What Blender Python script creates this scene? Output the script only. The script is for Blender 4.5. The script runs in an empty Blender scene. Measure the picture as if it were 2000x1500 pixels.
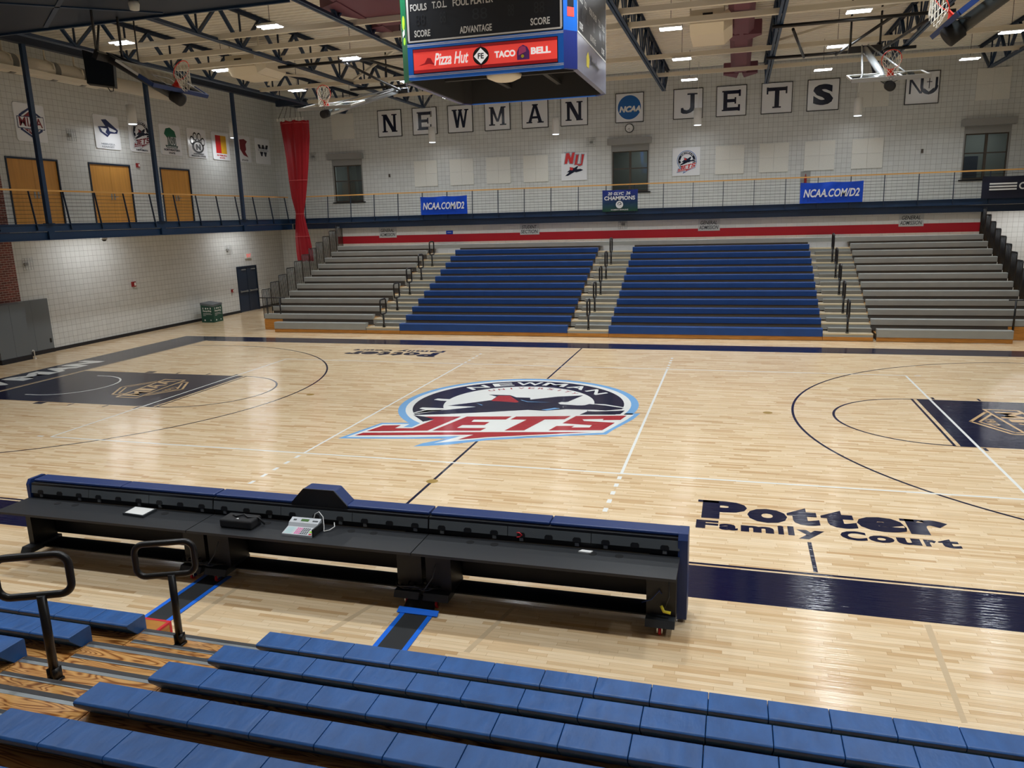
import bpy, bmesh, math, random
from mathutils import Vector, Matrix
random.seed(7)
PI = math.pi
S = bpy.context.scene
COL = S.collection

# ---------------------------------------------------------------- camera
CP = Vector((4.7204, -16.7524, 4.2563)); FPX = 1500.48
RM = Matrix.Rotation(.2846, 3, 'Z') @ Matrix.Rotation(1.3562, 3, 'X') @ Matrix.Rotation(-.0285, 3, 'Z')
cam = bpy.data.cameras.new('camera'); camo = bpy.data.objects.new('camera', cam); COL.objects.link(camo)
camo.matrix_world = Matrix.Translation(CP) @ RM.to_4x4()
cam.sensor_fit = 'HORIZONTAL'; cam.sensor_width = 36; cam.lens = FPX * 36 / 2000
cam.clip_start = .05; cam.clip_end = 200
S.camera = camo

def at(px, py, ax, val):
    """point of the plane ax=val seen at pixel px,py of the photograph"""
    d = RM @ Vector(((px - 1000) / FPX, -(py - 750) / FPX, -1)); i = 'xyz'.index(ax)
    return CP + d * ((val - CP[i]) / d[i])
def ud(px, py, dep):
    return CP + dep * (RM @ Vector(((px - 1000) / FPX, -(py - 750) / FPX, -1)))

# ---------------------------------------------------------------- world, view
w = bpy.data.worlds.new('world'); S.world = w; w.use_nodes = True
w.node_tree.nodes['Background'].inputs[0].default_value = (.5, .55, .6, 1)
w.node_tree.nodes['Background'].inputs[1].default_value = .05
S.view_settings.view_transform = 'Standard'; S.view_settings.look = 'None'
S.view_settings.gamma = 1; S.view_settings.use_curve_mapping = False
S.view_settings.exposure = 0.5
LAMP_W = 60        # watts of one high bay fixture

# ---------------------------------------------------------------- materials
def lin(c):
    c = c / 255
    return c / 12.92 if c <= .04045 else ((c + .055) / 1.055) ** 2.4
def rgb(r, g, b): return (lin(r), lin(g), lin(b), 1)
M = {}
def mat(name, col, rough=.5, metal=0, emit=0, spec=.5, noise=0, nscale=8, stretch=None, coat=0, bump=0):
    m = bpy.data.materials.new(name); m.use_nodes = True; nt = m.node_tree
    b = nt.nodes['Principled BSDF']; c = rgb(*col)
    b.inputs['Base Color'].default_value = c; b.inputs['Roughness'].default_value = rough
    b.inputs['Metallic'].default_value = metal; b.inputs['Specular IOR Level'].default_value = spec
    b.inputs['Coat Weight'].default_value = coat; b.inputs['Coat Roughness'].default_value = .08
    if emit:
        b.inputs['Emission Color'].default_value = c; b.inputs['Emission Strength'].default_value = emit
    if noise or bump:
        g = nt.nodes.new('ShaderNodeNewGeometry'); mp = nt.nodes.new('ShaderNodeMapping'); n = nt.nodes.new('ShaderNodeTexNoise')
        nt.links.new(g.outputs['Position'], mp.inputs[0]); nt.links.new(mp.outputs[0], n.inputs['Vector'])
        if stretch: mp.inputs['Scale'].default_value = stretch
        n.inputs['Scale'].default_value = nscale; n.inputs['Detail'].default_value = 3
        if noise:
            r = nt.nodes.new('ShaderNodeMapRange'); r.inputs['To Min'].default_value = 1 - noise; r.inputs['To Max'].default_value = 1 + noise
            r.inputs['From Min'].default_value = .25; r.inputs['From Max'].default_value = .75
            x = nt.nodes.new('ShaderNodeVectorMath'); x.operation = 'SCALE'; x.inputs[0].default_value = c[:3]
            nt.links.new(n.outputs[0], r.inputs[0]); nt.links.new(r.outputs[0], x.inputs['Scale']); nt.links.new(x.outputs[0], b.inputs['Base Color'])
        if bump:
            bp = nt.nodes.new('ShaderNodeBump'); bp.inputs['Strength'].default_value = bump; bp.inputs['Distance'].default_value = .01
            nt.links.new(n.outputs[0], bp.inputs['Height']); nt.links.new(bp.outputs[0], b.inputs['Normal'])
    M[name] = m; return m

def nodes(m): return m.node_tree.nodes, m.node_tree.links
def math_(nt, op, a, b=None, c=None):
    n = nt.nodes.new('ShaderNodeMath'); n.operation = op
    for i, v in enumerate((a, b, c)):
        if v is None: continue
        if isinstance(v, (int, float)): n.inputs[i].default_value = v
        else: nt.links.new(v, n.inputs[i])
    return n.outputs[0]
def mixc(nt, f, a, b):
    n = nt.nodes.new('ShaderNodeMix'); n.data_type = 'RGBA'
    for i, v in ((0, f), (6, a), (7, b)):
        if isinstance(v, (int, float, tuple)): n.inputs[i].default_value = v
        else: nt.links.new(v, n.inputs[i])
    return n.outputs[2]

def block_mat(name, col, grout, u, bw, bh, brick=False, line=.035, rough=.55):
    """painted masonry; u = 'X' or 'Y' horizontal axis"""
    m = mat(name, col, rough); nt = m.node_tree; b = nt.nodes['Principled BSDF']
    g = nt.nodes.new('ShaderNodeNewGeometry'); s = nt.nodes.new('ShaderNodeSeparateXYZ'); nt.links.new(g.outputs['Position'], s.inputs[0])
    a = math_(nt, 'DIVIDE', s.outputs[u], bw); z = math_(nt, 'DIVIDE', s.outputs['Z'], bh)
    if brick:
        row = math_(nt, 'FLOOR', z); a = math_(nt, 'ADD', a, math_(nt, 'MULTIPLY', row, .5))
    fa = math_(nt, 'FRACT', a); fz = math_(nt, 'FRACT', z)
    la = math_(nt, 'LESS_THAN', fa, line * (bh / bw if brick else 1)); lz = math_(nt, 'LESS_THAN', fz, line)
    l = math_(nt, 'MAXIMUM', la, lz)
    cx = nt.nodes.new('ShaderNodeCombineXYZ'); nt.links.new(math_(nt, 'FLOOR', a), cx.inputs[0]); nt.links.new(math_(nt, 'FLOOR', z), cx.inputs[1])
    wn = nt.nodes.new('ShaderNodeTexWhiteNoise'); nt.links.new(cx.outputs[0], wn.inputs[0])
    c = rgb(*col); k = .30 if name == 'brick' else .035
    c1 = mixc(nt, wn.outputs['Value'], tuple(v * (1 - k) for v in c[:3]) + (1,), tuple(v * (1 + k) for v in c[:3]) + (1,))
    nt.links.new(mixc(nt, l, c1, rgb(*grout)), b.inputs['Base Color'])
    bp = nt.nodes.new('ShaderNodeBump'); bp.inputs['Strength'].default_value = .35; bp.inputs['Distance'].default_value = .006; bp.invert = True
    nt.links.new(l, bp.inputs['Height']); nt.links.new(bp.outputs[0], b.inputs['Normal'])
    return m

WALLC = (204, 206, 204); GR = (122, 121, 119)
block_mat('block_x', WALLC, GR, 'X', .2032, .2032)
block_mat('block_y', WALLC, GR, 'Y', .2032, .2032)
block_mat('block_band', (240, 239, 234), (205, 204, 200), 'X', .4064, .2032, brick=True)
block_mat('brick', (112, 52, 42), (175, 160, 148), 'Y', .215, .0762, brick=True, line=.16)

def wood_floor(name):
    m = mat(name, (222, 190, 145), .17); nt = m.node_tree; b = nt.nodes['Principled BSDF']
    g = nt.nodes.new('ShaderNodeNewGeometry'); s = nt.nodes.new('ShaderNodeSeparateXYZ'); nt.links.new(g.outputs['Position'], s.inputs[0])
    ry = math_(nt, 'DIVIDE', s.outputs['Y'], .0572); row = math_(nt, 'FLOOR', ry)
    w1 = nt.nodes.new('ShaderNodeTexWhiteNoise'); w1.noise_dimensions = '1D'; nt.links.new(row, w1.inputs['W'])
    ux = math_(nt, 'ADD', math_(nt, 'DIVIDE', s.outputs['X'], .62), math_(nt, 'MULTIPLY', w1.outputs['Value'], 37.3)); cell = math_(nt, 'FLOOR', ux)
    cx = nt.nodes.new('ShaderNodeCombineXYZ'); nt.links.new(row, cx.inputs[0]); nt.links.new(cell, cx.inputs[1])
    w2 = nt.nodes.new('ShaderNodeTexWhiteNoise'); w2.noise_dimensions = '2D'; nt.links.new(cx.outputs[0], w2.inputs['Vector'])
    cr = nt.nodes.new('ShaderNodeValToRGB'); nt.links.new(w2.outputs['Value'], cr.inputs[0])
    e = cr.color_ramp.elements; e[0].position = 0; e[0].color = rgb(204, 168, 124); e[1].position = 1; e[1].color = rgb(240, 217, 182)
    for p, c in ((.06, (214, 181, 138)), (.25, (224, 195, 155)), (.6, (232, 206, 167))):
        x = e.new(p); x.color = rgb(*c)
    mp = nt.nodes.new('ShaderNodeMapping'); mp.inputs['Scale'].default_value = (1.2, 26, 1); nt.links.new(g.outputs['Position'], mp.inputs[0])
    n = nt.nodes.new('ShaderNodeTexNoise'); n.inputs['Scale'].default_value = 2.2; n.inputs['Detail'].default_value = 5; nt.links.new(mp.outputs[0], n.inputs['Vector'])
    r = nt.nodes.new('ShaderNodeMapRange'); r.inputs['From Min'].default_value = .3; r.inputs['From Max'].default_value = .7; r.inputs['To Min'].default_value = .9; r.inputs['To Max'].default_value = 1.06; nt.links.new(n.outputs[0], r.inputs[0])
    x = nt.nodes.new('ShaderNodeVectorMath'); x.operation = 'SCALE'; nt.links.new(cr.outputs[0], x.inputs[0]); nt.links.new(r.outputs[0], x.inputs['Scale'])
    l = math_(nt, 'MAXIMUM', math_(nt, 'LESS_THAN', math_(nt, 'FRACT', ry), .03), math_(nt, 'LESS_THAN', math_(nt, 'FRACT', ux), .004))
    nt.links.new(mixc(nt, l, x.outputs[0], rgb(176, 138, 96)), b.inputs['Base Color'])
    floor_gloss(m)
    return m
def floor_gloss(m, rough=.13):
    """polished boards: slight ripple from strip to strip"""
    nt = m.node_tree; b = nt.nodes['Principled BSDF']; b.inputs['Roughness'].default_value = rough
    b.inputs['Specular IOR Level'].default_value = .5
    g = nt.nodes.new('ShaderNodeNewGeometry'); mp = nt.nodes.new('ShaderNodeMapping'); mp.inputs['Scale'].default_value = (.6, 16, 1)
    n = nt.nodes.new('ShaderNodeTexNoise'); n.inputs['Scale'].default_value = 2; n.inputs['Detail'].default_value = 3
    bp = nt.nodes.new('ShaderNodeBump'); bp.inputs['Strength'].default_value = .6; bp.inputs['Distance'].default_value = .0045
    nt.links.new(g.outputs['Position'], mp.inputs[0]); nt.links.new(mp.outputs[0], n.inputs['Vector']); nt.links.new(n.outputs[0], bp.inputs['Height']); nt.links.new(bp.outputs[0], b.inputs['Normal'])
wood_floor('maple')
def paint(name, col, rough=.07):
    m = mat(name, col, rough); floor_gloss(m, rough); return m
paint('paint_navy', (12, 20, 52)); paint('paint_white', (238, 240, 236)); paint('paint_red', (172, 44, 52)); paint('paint_sky', (124, 178, 228))
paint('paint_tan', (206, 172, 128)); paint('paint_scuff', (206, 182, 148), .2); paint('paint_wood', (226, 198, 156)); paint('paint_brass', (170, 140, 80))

def pine(name, dark=.55):
    m = mat(name, (205, 150, 84), .28); nt = m.node_tree; b = nt.nodes['Principled BSDF']
    g = nt.nodes.new('ShaderNodeNewGeometry'); mp = nt.nodes.new('ShaderNodeMapping'); mp.inputs['Scale'].default_value = (.55, 3.6, 3.6)
    nt.links.new(g.outputs['Position'], mp.inputs[0])
    n = nt.nodes.new('ShaderNodeTexNoise'); n.inputs['Scale'].default_value = 1.5; n.inputs['Detail'].default_value = 1.5; n.inputs['Distortion'].default_value = 1.2
    nt.links.new(mp.outputs[0], n.inputs['Vector'])
    s = math_(nt, 'SINE', math_(nt, 'MULTIPLY', n.outputs[0], 95))
    cr = nt.nodes.new('ShaderNodeValToRGB'); nt.links.new(math_(nt, 'MULTIPLY_ADD', s, .5, .5), cr.inputs[0])
    e = cr.color_ramp.elements; e[0].position = .0; e[0].color = rgb(132, 78, 30); e[1].position = 1; e[1].color = rgb(216, 164, 98)
    x = e.new(.3); x.color = rgb(192, 134, 70)
    nt.links.new(cr.outputs[0], b.inputs['Base Color']); b.inputs['Coat Weight'].default_value = .3
    return m
pine('pine')
mat('door_wood', (206, 148, 70), .35, noise=.12, nscale=2, stretch=(3, 6, .4))
mat('rail_wood', (214, 160, 88), .35)
mat('kick_wood', (184, 124, 52), .35, noise=.3, nscale=5, stretch=(.5, 1, 9))
mat('seat_blue', (32, 84, 146), .42, noise=.2, nscale=3.2, stretch=(2.8, 1.2, 1), bump=.9)
mat('seat_blue_far', (10, 62, 128), .45, noise=.10, nscale=3, stretch=(1, 1, 1))
mat('seat_under', (22, 34, 62), .6)
mat('stripe_red', (190, 24, 44), .5); mat('seat_grey', (150, 152, 148), .36, noise=.05, nscale=3)
mat('riser_grey', (122, 120, 112), .6); mat('tread_far', (176, 160, 134), .5); mat('riser_dark', (70, 70, 68), .7)
mat('nosing_cream', (204, 186, 150), .5); mat('rubber', (56, 56, 58), .7); mat('alum', (160, 166, 168), .35, metal=.6)
mat('black_metal', (20, 20, 22), .35); mat('black', (16, 16, 18), .5); mat('black_soft', (26, 26, 28), .8); mat('charcoal', (50, 54, 58), .45)
mat('desk', (42, 44, 47), .4); mat('desk_grey', (84, 89, 92), .5)
mat('pad_navy', (24, 50, 104), .42, bump=.1, nscale=20)
mat('navy_steel', (24, 50, 80), .4); mat('navy_dark', (16, 34, 56), .5)
mat('ceil', (232, 228, 216), .7); mat('beige_steel', (214, 207, 190), .55); mat('hvac', (226, 216, 194), .6)
mat('maroon', (104, 58, 72), .65); mat('duct_beige', (222, 214, 196), .55); mat('duct_strap', (120, 118, 112), .5)
mat('curtain_red', (150, 20, 32), .5, spec=.3); mat('curtain_seam', (205, 90, 90), .5); mat('white', (225, 225, 222), .5); mat('panel_white', (205, 206, 202), .8)
mat('poster_white', (228, 230, 234), .22); mat('letter_navy', (20, 26, 48), .25); mat('acoustic', (218, 217, 210), .9, noise=.04, nscale=30)
mat('red', (196, 38, 40), .45); mat('rim_red', (225, 62, 44), .4); mat('net', (232, 228, 214), .8); mat('alarm', (140, 24, 28), .4)
mat('steel', (160, 164, 166), .42, metal=.7); mat('chrome', (200, 200, 200), .15, metal=1)
mat('win_frame', (74, 66, 58), .5); mat('trim_grey', (150, 150, 148), .6); mat('room_grey', (118, 122, 120), .8); mat('door_navy', (34, 48, 70), .4)
mat('grey_pad', (104, 110, 114), .5); mat('base_black', (24, 26, 34), .4)
mat('banner_blue', (10, 70, 190), .35); mat('banner_navy', (22, 26, 46), .45); mat('ncaa_blue', (12, 92, 164), .4); mat('sign_white', (214, 216, 214), .5)
mat('sb_blue', (20, 96, 190), .35, emit=.12); mat('sb_navy', (30, 46, 120), .35); mat('sb_green', (14, 84, 54), .3); mat('sb_red', (236, 70, 62), .4, emit=.35); mat('sb_lit', (240, 240, 240), .4, emit=.35); mat('sb_red2', (206, 30, 44), .4); mat('sb_face', (12, 18, 28), .42)
mat('sb_grey', (120, 122, 142), .25); mat('sb_in', (58, 58, 58), .7); mat('purple', (110, 60, 150), .4); mat('pink', (225, 90, 160), .4); mat('yellow', (228, 212, 50), .4); mat('lime', (150, 210, 40), .4)
mat('tape', (20, 110, 230), .5); mat('tape_red', (205, 30, 45), .5); mat('mat_black', (38, 40, 42), .8)
mat('green_bin', (22, 74, 60), .5); mat('bin_lid', (96, 102, 108), .5); mat('green', (20, 96, 70), .4); mat('dark_green', (16, 60, 44), .4); mat('gold', (222, 170, 44), .4)
mat('maroon_logo', (120, 24, 40), .4); mat('lcd', (70, 110, 50), .3); mat('console', (196, 200, 204), .4); mat('cyan', (170, 214, 214), .5); mat('grey_txt', (150, 156, 166), .5)
mat('stone_sign', (60, 66, 68), .5); mat('mid_blue', (30, 44, 92), .4); mat('exit', (225, 96, 90), .4, emit=.4)
mat('sb_ghost', (34, 38, 46), .3)
mat('led', (245, 250, 255), .5, emit=14); mat('led_dim', (235, 245, 255), .5, emit=1.2)
g_ = bpy.data.materials.new('glass'); g_.use_nodes = True; nt = g_.node_tree
for n in list(nt.nodes):
    if n.type == 'BSDF_PRINCIPLED': nt.nodes.remove(n)
t_ = nt.nodes.new('ShaderNodeBsdfTransparent'); t_.inputs[0].default_value = (.86, .92, .9, 1); gl = nt.nodes.new('ShaderNodeBsdfGlossy'); gl.inputs['Roughness'].default_value = .03
fr = nt.nodes.new('ShaderNodeFresnel'); mx = nt.nodes.new('ShaderNodeMixShader'); nt.links.new(fr.outputs[0], mx.inputs[0]); nt.links.new(t_.outputs[0], mx.inputs[1]); nt.links.new(gl.outputs[0], mx.inputs[2])
nt.links.new(mx.outputs[0], nt.nodes['Material Output'].inputs[0]); M['glass'] = g_
# champions banner: blue cloth running into green towards the hem
m = mat('banner_champ', (22, 50, 90), .45); nt = m.node_tree; g = nt.nodes.new('ShaderNodeNewGeometry'); s = nt.nodes.new('ShaderNodeSeparateXYZ'); nt.links.new(g.outputs['Position'], s.inputs[0])
r = nt.nodes.new('ShaderNodeMapRange'); r.inputs['From Min'].default_value = 4.4; r.inputs['From Max'].default_value = 5.15; nt.links.new(s.outputs['Z'], r.inputs[0])
nt.links.new(mixc(nt, r.outputs[0], rgb(22, 66, 48), rgb(22, 44, 130)), nt.nodes['Principled BSDF'].inputs['Base Color'])

# ---------------------------------------------------------------- mesh helpers
class MB:
    def __init__(s): s.v = []; s.f = []; s.sm = False
    def add(s, vs, fs):
        o = len(s.v); s.v += [tuple(p) for p in vs]; s.f += [tuple(o + i for i in f) for f in fs]; return s
    def box(s, x0, x1, y0, y1, z0, z1):
        return s.add([(x0, y0, z0), (x1, y0, z0), (x1, y1, z0), (x0, y1, z0), (x0, y0, z1), (x1, y0, z1), (x1, y1, z1), (x0, y1, z1)],
                     [(0, 3, 2, 1), (4, 5, 6, 7), (0, 1, 5, 4), (1, 2, 6, 5), (2, 3, 7, 6), (3, 0, 4, 7)])
    def obox(s, c, U, V, W):
        """box centred c with half vectors U,V,W"""
        c, U, V, W = map(Vector, (c, U, V, W))
        P = [c + a * U + b * V + d * W for d in (-1, 1) for a, b in ((-1, -1), (1, -1), (1, 1), (-1, 1))]
        return s.add(P, [(0, 3, 2, 1), (4, 5, 6, 7), (0, 1, 5, 4), (1, 2, 6, 5), (2, 3, 7, 6), (3, 0, 4, 7)])
    def bar(s, a, b, wd, ht, up=(0, 0, 1)):
        a, b, up = Vector(a), Vector(b), Vector(up); d = b - a; sd = d.cross(up)
        if sd.length < 1e-6: sd = d.cross(Vector((1, 0, 0)))
        sd.normalize(); u = sd.cross(d).normalized()
        return s.obox((a + b) / 2, d / 2, sd * wd / 2, u * ht / 2)
    def tube(s, pts, r, n=8, closed=False, cap=True):
        pts = [Vector(p) for p in pts]; N = len(pts); rs = r if isinstance(r, (list, tuple)) else [r] * N; o = len(s.v); ref = None
        for i, p in enumerate(pts):
            a = pts[i - 1] if (i or closed) else p; b = pts[(i + 1) % N] if (i < N - 1 or closed) else p
            d = (b - a).normalized()
            if ref is None: ref = d.orthogonal().normalized()
            ref = (ref - d * ref.dot(d)); ref = ref.normalized() if ref.length > 1e-6 else d.orthogonal().normalized()
            q = d.cross(ref)
            for k in range(n):
                t = 2 * PI * k / n; s.v.append(tuple(p + rs[i] * (math.cos(t) * ref + math.sin(t) * q)))
        for i in range(N if closed else N - 1):
            j = (i + 1) % N
            for k in range(n):
                l = (k + 1) % n; s.f.append((o + i * n + k, o + i * n + l, o + j * n + l, o + j * n + k))
        if cap and not closed: s.f.append(tuple(o + k for k in reversed(range(n)))); s.f.append(tuple(o + (N - 1) * n + k for k in range(n)))
        s.sm = True; return s
    def lathe(s, c, prof, n=16, ax=(0, 0, 1)):
        c, ax = Vector(c), Vector(ax).normalized(); u = ax.orthogonal().normalized(); q = ax.cross(u); o = len(s.v)
        for r, h in prof:
            for k in range(n):
                t = 2 * PI * k / n; s.v.append(tuple(c + ax * h + r * (math.cos(t) * u + math.sin(t) * q)))
        for i in range(len(prof) - 1):
            for k in range(n):
                l = (k + 1) % n; s.f.append((o + i * n + k, o + i * n + l, o + (i + 1) * n + l, o + (i + 1) * n + k))
        s.f.append(tuple(o + k for k in reversed(range(n)))); s.f.append(tuple(o + (len(prof) - 1) * n + k for k in range(n)))
        s.sm = True; return s
    def prism(s, poly, a, b):
        """poly: list of 3D points, extruded from offset a to offset b"""
        a, b = Vector(a), Vector(b); n = len(poly); P = [Vector(p) for p in poly]
        return s.add([p + a for p in P] + [p + b for p in P], [tuple(reversed(range(n))), tuple(range(n, 2 * n))] + [(i, (i + 1) % n, n + (i + 1) % n, n + i) for i in range(n)])
    def ngon(s, P): return s.add(P, [tuple(range(len(P)))])
    def build(s, name, m, parent=None, off=None):
        me = bpy.data.meshes.new(name)
        if off is None:
            X, Y, Z = zip(*s.v); off = ((min(X) + max(X)) / 2, (min(Y) + max(Y)) / 2, min(Z))
        me.from_pydata([tuple(Vector(p) - Vector(off)) for p in s.v], [], s.f); me.update()
        me.materials.append(M[m])
        if s.sm: me.polygons.foreach_set('use_smooth', [len(p.vertices) == 4 for p in me.polygons])
        o = bpy.data.objects.new(name, me); COL.objects.link(o); pl = Vector()
        if parent is not None:
            o.parent = parent; q = parent
            while q is not None: pl = pl + Vector(q.location); q = q.parent
        o.location = Vector(off) - pl
        return o

def tag(o, label=None, cat=None, group=None, kind=None):
    if label: o['label'] = label
    if cat: o['category'] = cat
    if group: o['group'] = group
    if kind: o['kind'] = kind
    return o
def empty(name, loc, label, cat, group=None):
    o = bpy.data.objects.new(name, None); o.location = loc; o.empty_display_size = .1; COL.objects.link(o)
    return tag(o, label, cat, group)
def struct(mb, name, m, label=None, parent=None):
    o = mb.build(name, m, parent)
    if parent is None: o['kind'] = 'structure'
    if label: o['label'] = label
    return o
def copy_tree(o, loc=None, label=None, parent=None):
    c = o.copy(); COL.objects.link(c)
    if parent is not None: c.parent = parent
    if loc is not None: c.location = loc
    if label: c['label'] = label
    for ch in list(o.children): copy_tree(ch, parent=c)
    return c

# flat lettering -----------------------------------------------------------
TC = {}
def glyphs(body, bold=0, shear=0):
    k = (body, bold, shear)
    if k not in TC:
        cu = bpy.data.curves.new('t', 'FONT'); cu.body = body; cu.offset = bold; cu.shear = shear; cu.resolution_u = 3; cu.fill_mode = 'FRONT'
        o = bpy.data.objects.new('t', cu); COL.objects.link(o); dg = bpy.context.evaluated_depsgraph_get(); dg.update()
        me = bpy.data.meshes.new_from_object(o.evaluated_get(dg)); V = [tuple(v.co[:2]) for v in me.vertices]; F = [tuple(p.vertices) for p in me.polygons]
        bpy.data.objects.remove(o); bpy.data.curves.remove(cu); bpy.data.meshes.remove(me)
        x0 = min(v[0] for v in V); x1 = max(v[0] for v in V); y0 = min(v[1] for v in V); y1 = max(v[1] for v in V)
        TC[k] = ([((v[0] - x0) / (x1 - x0), (v[1] - y0) / (y1 - y0)) for v in V], F, (x1 - x0) / (y1 - y0))
    return TC[k]
class Plane:
    """drawing plane: origin O, unit axes U (right) and V (up), normal N towards the viewer"""
    def __init__(s, O, U, V, eps=.0015):
        s.O, s.U, s.V = Vector(O), Vector(U), Vector(V); s.N = s.U.cross(s.V).normalized(); s.e = eps
    def p(s, u, v, l=1): return s.O + s.U * u + s.V * v + s.N * s.e * l
    def text(s, mb, body, u0, v0, w, h, l=1, bold=0, shear=0):
        V, F, a = glyphs(body, bold, shear); return mb.add([s.p(u0 + x * w, v0 + y * h, l) for x, y in V], F)
    def poly(s, mb, pts, l=1): return mb.ngon([s.p(u, v, l) for u, v in pts])
    def rect(s, mb, u0, u1, v0, v1, l=1): return s.poly(mb, [(u0, v0), (u1, v0), (u1, v1), (u0, v1)], l)
    def disc(s, mb, u, v, r, l=1, n=40, ry=None): return s.poly(mb, [(u + r * math.cos(2 * PI * k / n), v + (ry or r) * math.sin(2 * PI * k / n)) for k in range(n)], l)
    def ring(s, mb, u, v, r0, r1, a0=0, a1=360, l=1, n=64):
        P = []; F = []
        for k in range(n + 1):
            t = math.radians(a0 + (a1 - a0) * k / n); P += [s.p(u + r0 * math.cos(t), v + r0 * math.sin(t), l), s.p(u + r1 * math.cos(t), v + r1 * math.sin(t), l)]
            if k: F.append((2 * k - 2, 2 * k - 1, 2 * k + 1, 2 * k))
        return mb.add(P, F)
    def line(s, mb, pts, wd, l=1):
        for a, b in zip(pts[:-1], pts[1:]):
            a, b = Vector(a), Vector(b); d = (b - a).normalized(); n = Vector((-d.y, d.x)) * wd / 2
            s.poly(mb, [a - n - d * wd / 3, b - n + d * wd / 3, b + n + d * wd / 3, a + n - d * wd / 3], l)
        return mb

# ================================================================ ROOM SHELL
XL, XR, YF, YN, ZC = -18.6, 18.6, 20.0, -20.5, 10.4
fl = struct(MB().box(XL - .3, XR + .3, YN - .3, YF + .3, -.2, 0), 'floor', 'maple')
def wall_with_holes(name, m, axis, pos, thick, u0, u1, z0, z1, holes):
    mb = MB(); us = sorted({u0, u1} | {h[0] for h in holes} | {h[1] for h in holes}); zs = sorted({z0, z1} | {h[2] for h in holes} | {h[3] for h in holes})
    for a, b in zip(us[:-1], us[1:]):
        for c, d in zip(zs[:-1], zs[1:]):
            um, zm = (a + b) / 2, (c + d) / 2
            if any(h[0] < um < h[1] and h[2] < zm < h[3] for h in holes): continue
            if axis == 'y': mb.box(a, b, pos, pos + thick, c, d)
            else: mb.box(min(pos, pos + thick), max(pos, pos + thick), a, b, c, d)
    return struct(mb, name, m)
WIN = [(-15.25, -13.66), (-.9, .74), (13.6, 15.2)]; WZ = (5.22, 7.04)
wf = wall_with_holes('wall_far', 'block_x', 'y', YF, .3, XL - .3, XR + .3, 0, ZC, [(a, b, *WZ) for a, b in WIN])
DOORS = [(4.02, 6.12), (7.5, 9.6), (11.28, 13.15)]
wl = wall_with_holes('wall_left', 'block_y', 'x', XL, -.3, 3.75, YF, 0, ZC, [(a, b, 4.44, 6.68) for a, b in DOORS] + [(15.78, 17.42, 0, 2.23)])
struct(MB().box(XL - .3, XL + .02, YN, 3.75, 0, ZC), 'wall_left_brick', 'brick')
struct(MB().box(XR, XR + .3, YN, YF, 0, ZC), 'wall_right', 'block_y')
struct(MB().box(XL, XR, YN - .3, YN, 0, ZC), 'wall_near', 'block_x')
struct(MB().box(XL + .0, XL + .025, 4.75, 15.78, 0, .12).box(XL, XL + .025, 17.42, YF, 0, .12), 'baseboard_left', 'base_black')
# ceiling: ribbed steel deck, ribs running along x
cb = MB(); y = YN
prof = []
while y < YF + .1:
    prof += [(y, ZC), (y + .1, ZC), (y + .14, ZC + .074), (y + .24, ZC + .074)]; y += .28
P0 = [(XL - .3, a, z) for a, z in prof]; P1 = [(XR + .3, a, z) for a, z in prof]; n = len(prof)
cb.add(P0 + P1, [(i, n + i, n + i + 1, i + 1) for i in range(n - 1)])
struct(cb, 'ceiling', 'ceil')
struct(MB().box(XL - .3, XR + .3, YN - .3, YF + .3, ZC + .075, ZC + .3), 'ceiling_roof', 'ceil')
# alcove wall behind the bleachers, white over red
aw = struct(MB().box(-13.98, 14.02, 17.66, YF - .01, 3.53, 3.93), 'wall_alcove', 'block_band')
struct(MB().box(-13.98, 14.02, 17.655, YF - .01, 3.18, 3.53), 'trim_1', 'stripe_red', 'red stripe')
struct(MB().box(-13.98, 14.02, 17.66, YF - .01, 0, 3.18), 'wall_alcove_lower', 'block_band')

# ---------------------------------------------------------------- court paint (parts of the floor)
FP = Plane((0, 0, 0), (1, 0, 0), (0, 1, 0), .0006)
def fpaint(name, m, fn, label=None):
    mb = MB(); fn(mb); return struct(mb, name, m, label, fl)
BX, BY = 14.325, 7.62
def border(mb):
    ox, oy = 16.05, 8.6
    FP.rect(mb, -ox, ox, BY + .02, oy); FP.rect(mb, -ox, ox, -oy + .03, -BY - .12); FP.rect(mb, -ox, -BX - .15, -BY - .12, BY + .02); FP.rect(mb, BX + .15, ox, -BY - .12, BY + .02)
fpaint('court_border', 'paint_navy', border, 'wide navy border band around the court')
def bline(mb):
    FP.rect(mb, -BX, BX, -BY - .08, -BY - .03, 2); FP.rect(mb, -BX, BX, BY - .03, BY + .02, 2)
    FP.rect(mb, -BX - .12, -BX - .07, -BY, BY, 2); FP.rect(mb, BX + .07, BX + .12, -BY, BY, 2)
fpaint('boundary_line', 'paint_navy', bline)
def half(mb):
    FP.rect(mb, -.025, .025, 2.75, BY - .03); FP.rect(mb, -.025, .025, -BY, -2.3)
fpaint('centre_line', 'paint_navy', half, 'navy halfway line')
fpaint('coaching_box_line', 'paint_navy', lambda mb: (FP.rect(mb, 5.74, 5.79, -BY, -6.73), FP.rect(mb, -5.79, -5.74, -BY, -6.73)))
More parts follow.
